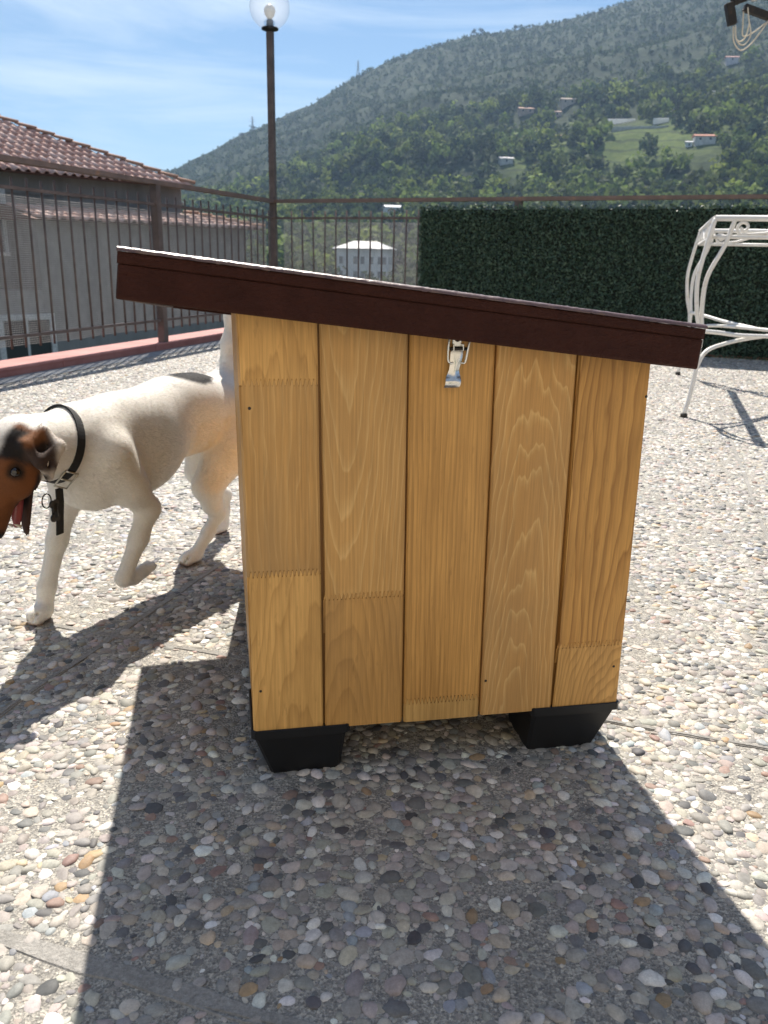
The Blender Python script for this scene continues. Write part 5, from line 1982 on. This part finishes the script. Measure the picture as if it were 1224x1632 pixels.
# short fur lying back along the body
rng = np.random.default_rng(15)
fn = np.cross(DV[DF[:, 2]] - DV[DF[:, 0]], DV[DF[:, 3]] - DV[DF[:, 1]])
area = np.linalg.norm(fn, axis=1)
fn = fn / (area[:, None] + 1e-12)
NF = 90000
pick = rng.choice(len(DF), NF, p=area / area.sum())
wt = rng.dirichlet((1, 1, 1, 1), NF)
P = (DV[DF[pick]] * wt[:, :, None]).sum(1)
N = fn[pick]
flow = np.tile(np.array([-0.8, 0.0, -0.6]), (NF, 1)) + rng.normal(0, 0.25, (NF, 3))
flow[P[:, 2] < 0.15] = np.array([-0.25, 0, -0.95])
tl_ = (P[:, 0] < -0.2) & (P[:, 2] > 0.37)
flow[tl_] = np.array([-0.2, 0, 0.95])
hdm = np.linalg.norm(P - Sx, axis=1) < 0.06
flow[hdm] = -hf
flow += rng.normal(0, 0.15, (NF, 3))
flow -= N * (flow * N).sum(1, keepdims=True)
flow /= np.linalg.norm(flow, axis=1, keepdims=True) + 1e-9
side = np.cross(N, flow)
fl = rng.uniform(0.004, 0.0085, (NF, 1))
face_ = np.linalg.norm(P - (Sx + hf * 0.06), axis=1) < 0.105
fl[face_] *= 0.45
fl[P[:, 2] < 0.06] *= 0.5
wd = 0.00042
tip = P + flow * fl + N * fl * 0.26
V = np.stack([P - side * wd - N * 0.0006, P + side * wd - N * 0.0006, tip], 1).reshape(-1, 3)
fcol = dcol[DF[pick][np.arange(NF), wt.argmax(1)]]
fcol = fcol * rng.uniform(0.90, 1.08, (NF, 1))
me = fast_mesh('fur', V, np.arange(len(V)).reshape(-1, 3))
set_col(me, np.clip(fcol, 0, 0.8).repeat(3, 0))
k = Nodes('fur_hairs', 0.6, spec=0.25)
vc = k.n('ShaderNodeVertexColor', layer_name='col')
k.color(vc.outputs['Color'])
tr = k.n('ShaderNodeBsdfTranslucent')
k.l(vc.outputs['Color'], tr.inputs['Color'])
ms = k.n('ShaderNodeMixShader')
ms.inputs[0].default_value = 0.4
out = [q for q in k.t.nodes if q.type == 'OUTPUT_MATERIAL'][0]
k.l(k.b.outputs[0], ms.inputs[1])
k.l(tr.outputs[0], ms.inputs[2])
k.l(ms.outputs[0], out.inputs['Surface'])
tag(link('fur', me, k.m, dog), kind='stuff')

# eyes, nose wet, tongue, teeth
EYE = Nodes('wet_eye', 0.05, (0.012, 0.007, 0.005), spec=0.8).m
for s_ in (1, -1):
    c_ = hp(0.038, s_ * 0.0375, 0.012)
    bm = bmesh.new()
    bmesh.ops.create_uvsphere(bm, u_segments=16, v_segments=10, radius=0.0076)
    me = bpy.data.meshes.new('eye')
    bm.to_mesh(me)
    bm.free()
    me.polygons.foreach_set('use_smooth', [True] * len(me.polygons))
    link('eye', me, EYE, dog).location = c_
TON = Nodes('tongue_flesh', 0.25, (0.30, 0.07, 0.08), spec=0.6).m
tpts = [hp(a, 0, -b) for a, b in ((0.05, 0.030), (0.075, 0.036), (0.100, 0.042), (0.114, 0.047))]
mb = MB()
mb.tube([tuple(q) for q in tpts], [0.007, 0.009, 0.008, 0.004], 10, flat=0.5)
mb.build('tongue', TON, dog)
IV = Nodes('tooth_ivory', 0.3, (0.75, 0.72, 0.62)).m
for s_ in (1, -1):
    b_ = hp(0.112, s_ * 0.010, -0.046)
    MB().tube([tuple(b_), tuple(b_ + hu * 0.011)], [0.0028, 0.0006], 6).build('tooth', IV, dog)

# collar with buckle, ring and bone-shaped tag
STRAP = plain('black_webbing', (0.010, 0.010, 0.011), 0.75, scale=200, bump=0.4, bdist=0.0006)
cdir = np.array([0.92, 0.02, 0.38])
cdir /= np.linalg.norm(cdir)
cc_ = np.array([0.214, 0.018, 0.264]) + TURN * swing(0.214)
e1 = np.cross(cdir, np.array([0, 1.0, 0]))
e1 /= np.linalg.norm(e1)
e2 = np.cross(cdir, e1)


def sd_at(Pq):
    g = np.clip(((Pq - lo_) / VOX).round().astype(int), 0, dim - 1)
    return SD[tuple(g)]


ringp = []
for i in range(72):
    an = 2 * math.pi * i / 72
    dvec = e1 * math.cos(an) + e2 * math.sin(an)
    t_ = 0.02
    while t_ < 0.105 and sd_at(cc_ + dvec * t_) < 0:
        t_ += 0.001
    ringp.append((an, t_))
tr_ = np.array([q[1] for q in ringp])
for _ in range(6):
    tr_ = np.maximum(tr_, 0.5 * tr_ + 0.25 * (np.roll(tr_, 1) + np.roll(tr_, -1)))
    tr_ = 0.34 * tr_ + 0.33 * (np.roll(tr_, 1) + np.roll(tr_, -1))
V, F = [], []
for i in range(72):
    an = ringp[i][0]
    dvec = e1 * math.cos(an) + e2 * math.sin(an)
    for ww, oo_ in ((-0.0066, -0.0006), (0.0066, -0.0006), (0.0066, 0.0018), (-0.0066, 0.0018)):
        V.append(tuple(cc_ + dvec * (tr_[i] + oo_) + cdir * ww))
for i in range(72):
    j = (i + 1) % 72
    for q in range(4):
        F.append((i * 4 + q, i * 4 + (q + 1) % 4, j * 4 + (q + 1) % 4, j * 4 + q))
collar = link('collar', mesh('collar', V, F), STRAP, dog)
BUCK = Nodes('buckle_metal', 0.3, (0.55, 0.53, 0.47), metal=1.0).m
ib = max(range(72), key=lambda i: float((e1 * math.cos(ringp[i][0]) + e2 * math.sin(ringp[i][0])) @ np.array([-0.05, 0.72, -0.55])))
dv_ = e1 * math.cos(ringp[ib][0]) + e2 * math.sin(ringp[ib][0])
tv2 = -e1 * math.sin(ringp[ib][0]) + e2 * math.cos(ringp[ib][0])
bc_ = cc_ + dv_ * (tr_[ib] + 0.006)
mb = MB()
for a0, a1 in (((-1, -1), (1, -1)), ((1, -1), (1, 1)), ((1, 1), (-1, 1)), ((-1, 1), (-1, -1)), ((-1, 0), (1, 0))):
    mb.tube([tuple(bc_ + cdir * a0[0] * 0.0115 + tv2 * a0[1] * 0.016), tuple(bc_ + cdir * a1[0] * 0.0115 + tv2 * a1[1] * 0.016)], 0.0014, 6)
mb.build('buckle', BUCK, collar)
# loose strap end hanging down
sg = 1 if tv2[2] < 0 else -1
s0 = bc_ + tv2 * sg * 0.018
sp_ = [s0, s0 + np.array([0.003, 0.004, -0.022]), s0 + np.array([0.006, 0.004, -0.046]), s0 + np.array([0.008, 0.003, -0.072])]
V, F = [], []
wv_ = np.array([0.85, 0.35, 0.05])
wv_ /= np.linalg.norm(wv_)
nv_ = np.cross(wv_, np.array([0, 0, 1.0]))
for q in sp_:
    for a, b in ((-1, 0), (1, 0), (1, 1), (-1, 1)):
        V.append(tuple(q + wv_ * a * 0.0085 + nv_ * b * 0.0022))
for i in range(3):
    for q in range(4):
        F.append((i * 4 + q, i * 4 + (q + 1) % 4, i * 4 + 4 + (q + 1) % 4, i * 4 + 4 + q))
F += [(0, 3, 2, 1), (12, 13, 14, 15)]
link('strap_end', mesh('strap_end', V, F), STRAP, collar)
rc = s0 + np.array([0.030, 0.010, -0.012])
MB().tube([tuple(rc + wv_ * 0.011 * math.cos(a) + np.array([0, 0, 1]) * 0.011 * math.sin(a)) for a in np.linspace(0, 2 * math.pi, 20)], 0.0011, 6).build('ring', DSCREW, collar)
mb = MB()
tc_ = s0 + np.array([0.018, 0.010, -0.030])
mb.tube([tuple(tc_ + np.array([0, 0, 0.010])), tuple(tc_ - np.array([0, 0, 0.010]))], 0.0055, 8, flat=0.4)
for a in (-1, 1):
    for b in (-1, 1):
        q = tc_ + wv_ * a * 0.0045 + np.array([0, 0, b * 0.011])
        mb.tube([tuple(q - nv_ * 0.0015), tuple(q + nv_ * 0.0015)], 0.0062, 10)
mb.build('bone_tag', BLACKP, collar)

# ------------------------------------------------------------------ air between here and the hill
zmax = float(tv[:, 2].max()) + 30
hz = MB().box((-3300, -3300, float(tv[:, 2].min()) - 1.2), (3300, 3300, zmax))
k = Nodes('thin_haze')
k.t.nodes.remove(k.b)
pv = k.t.nodes.new('ShaderNodeVolumePrincipled')
pv.inputs['Color'].default_value = (0.48, 0.70, 1.0, 1)
pv.inputs['Density'].default_value = 0.00022
pv.inputs['Anisotropy'].default_value = 0.25
out = [q for q in k.t.nodes if q.type == 'OUTPUT_MATERIAL'][0]
k.l(pv.outputs[0], out.inputs['Volume'])
hzo = tag(hz.build('haze', k.m), 'thin blue summer haze over the valley and hill', 'haze', kind='stuff')
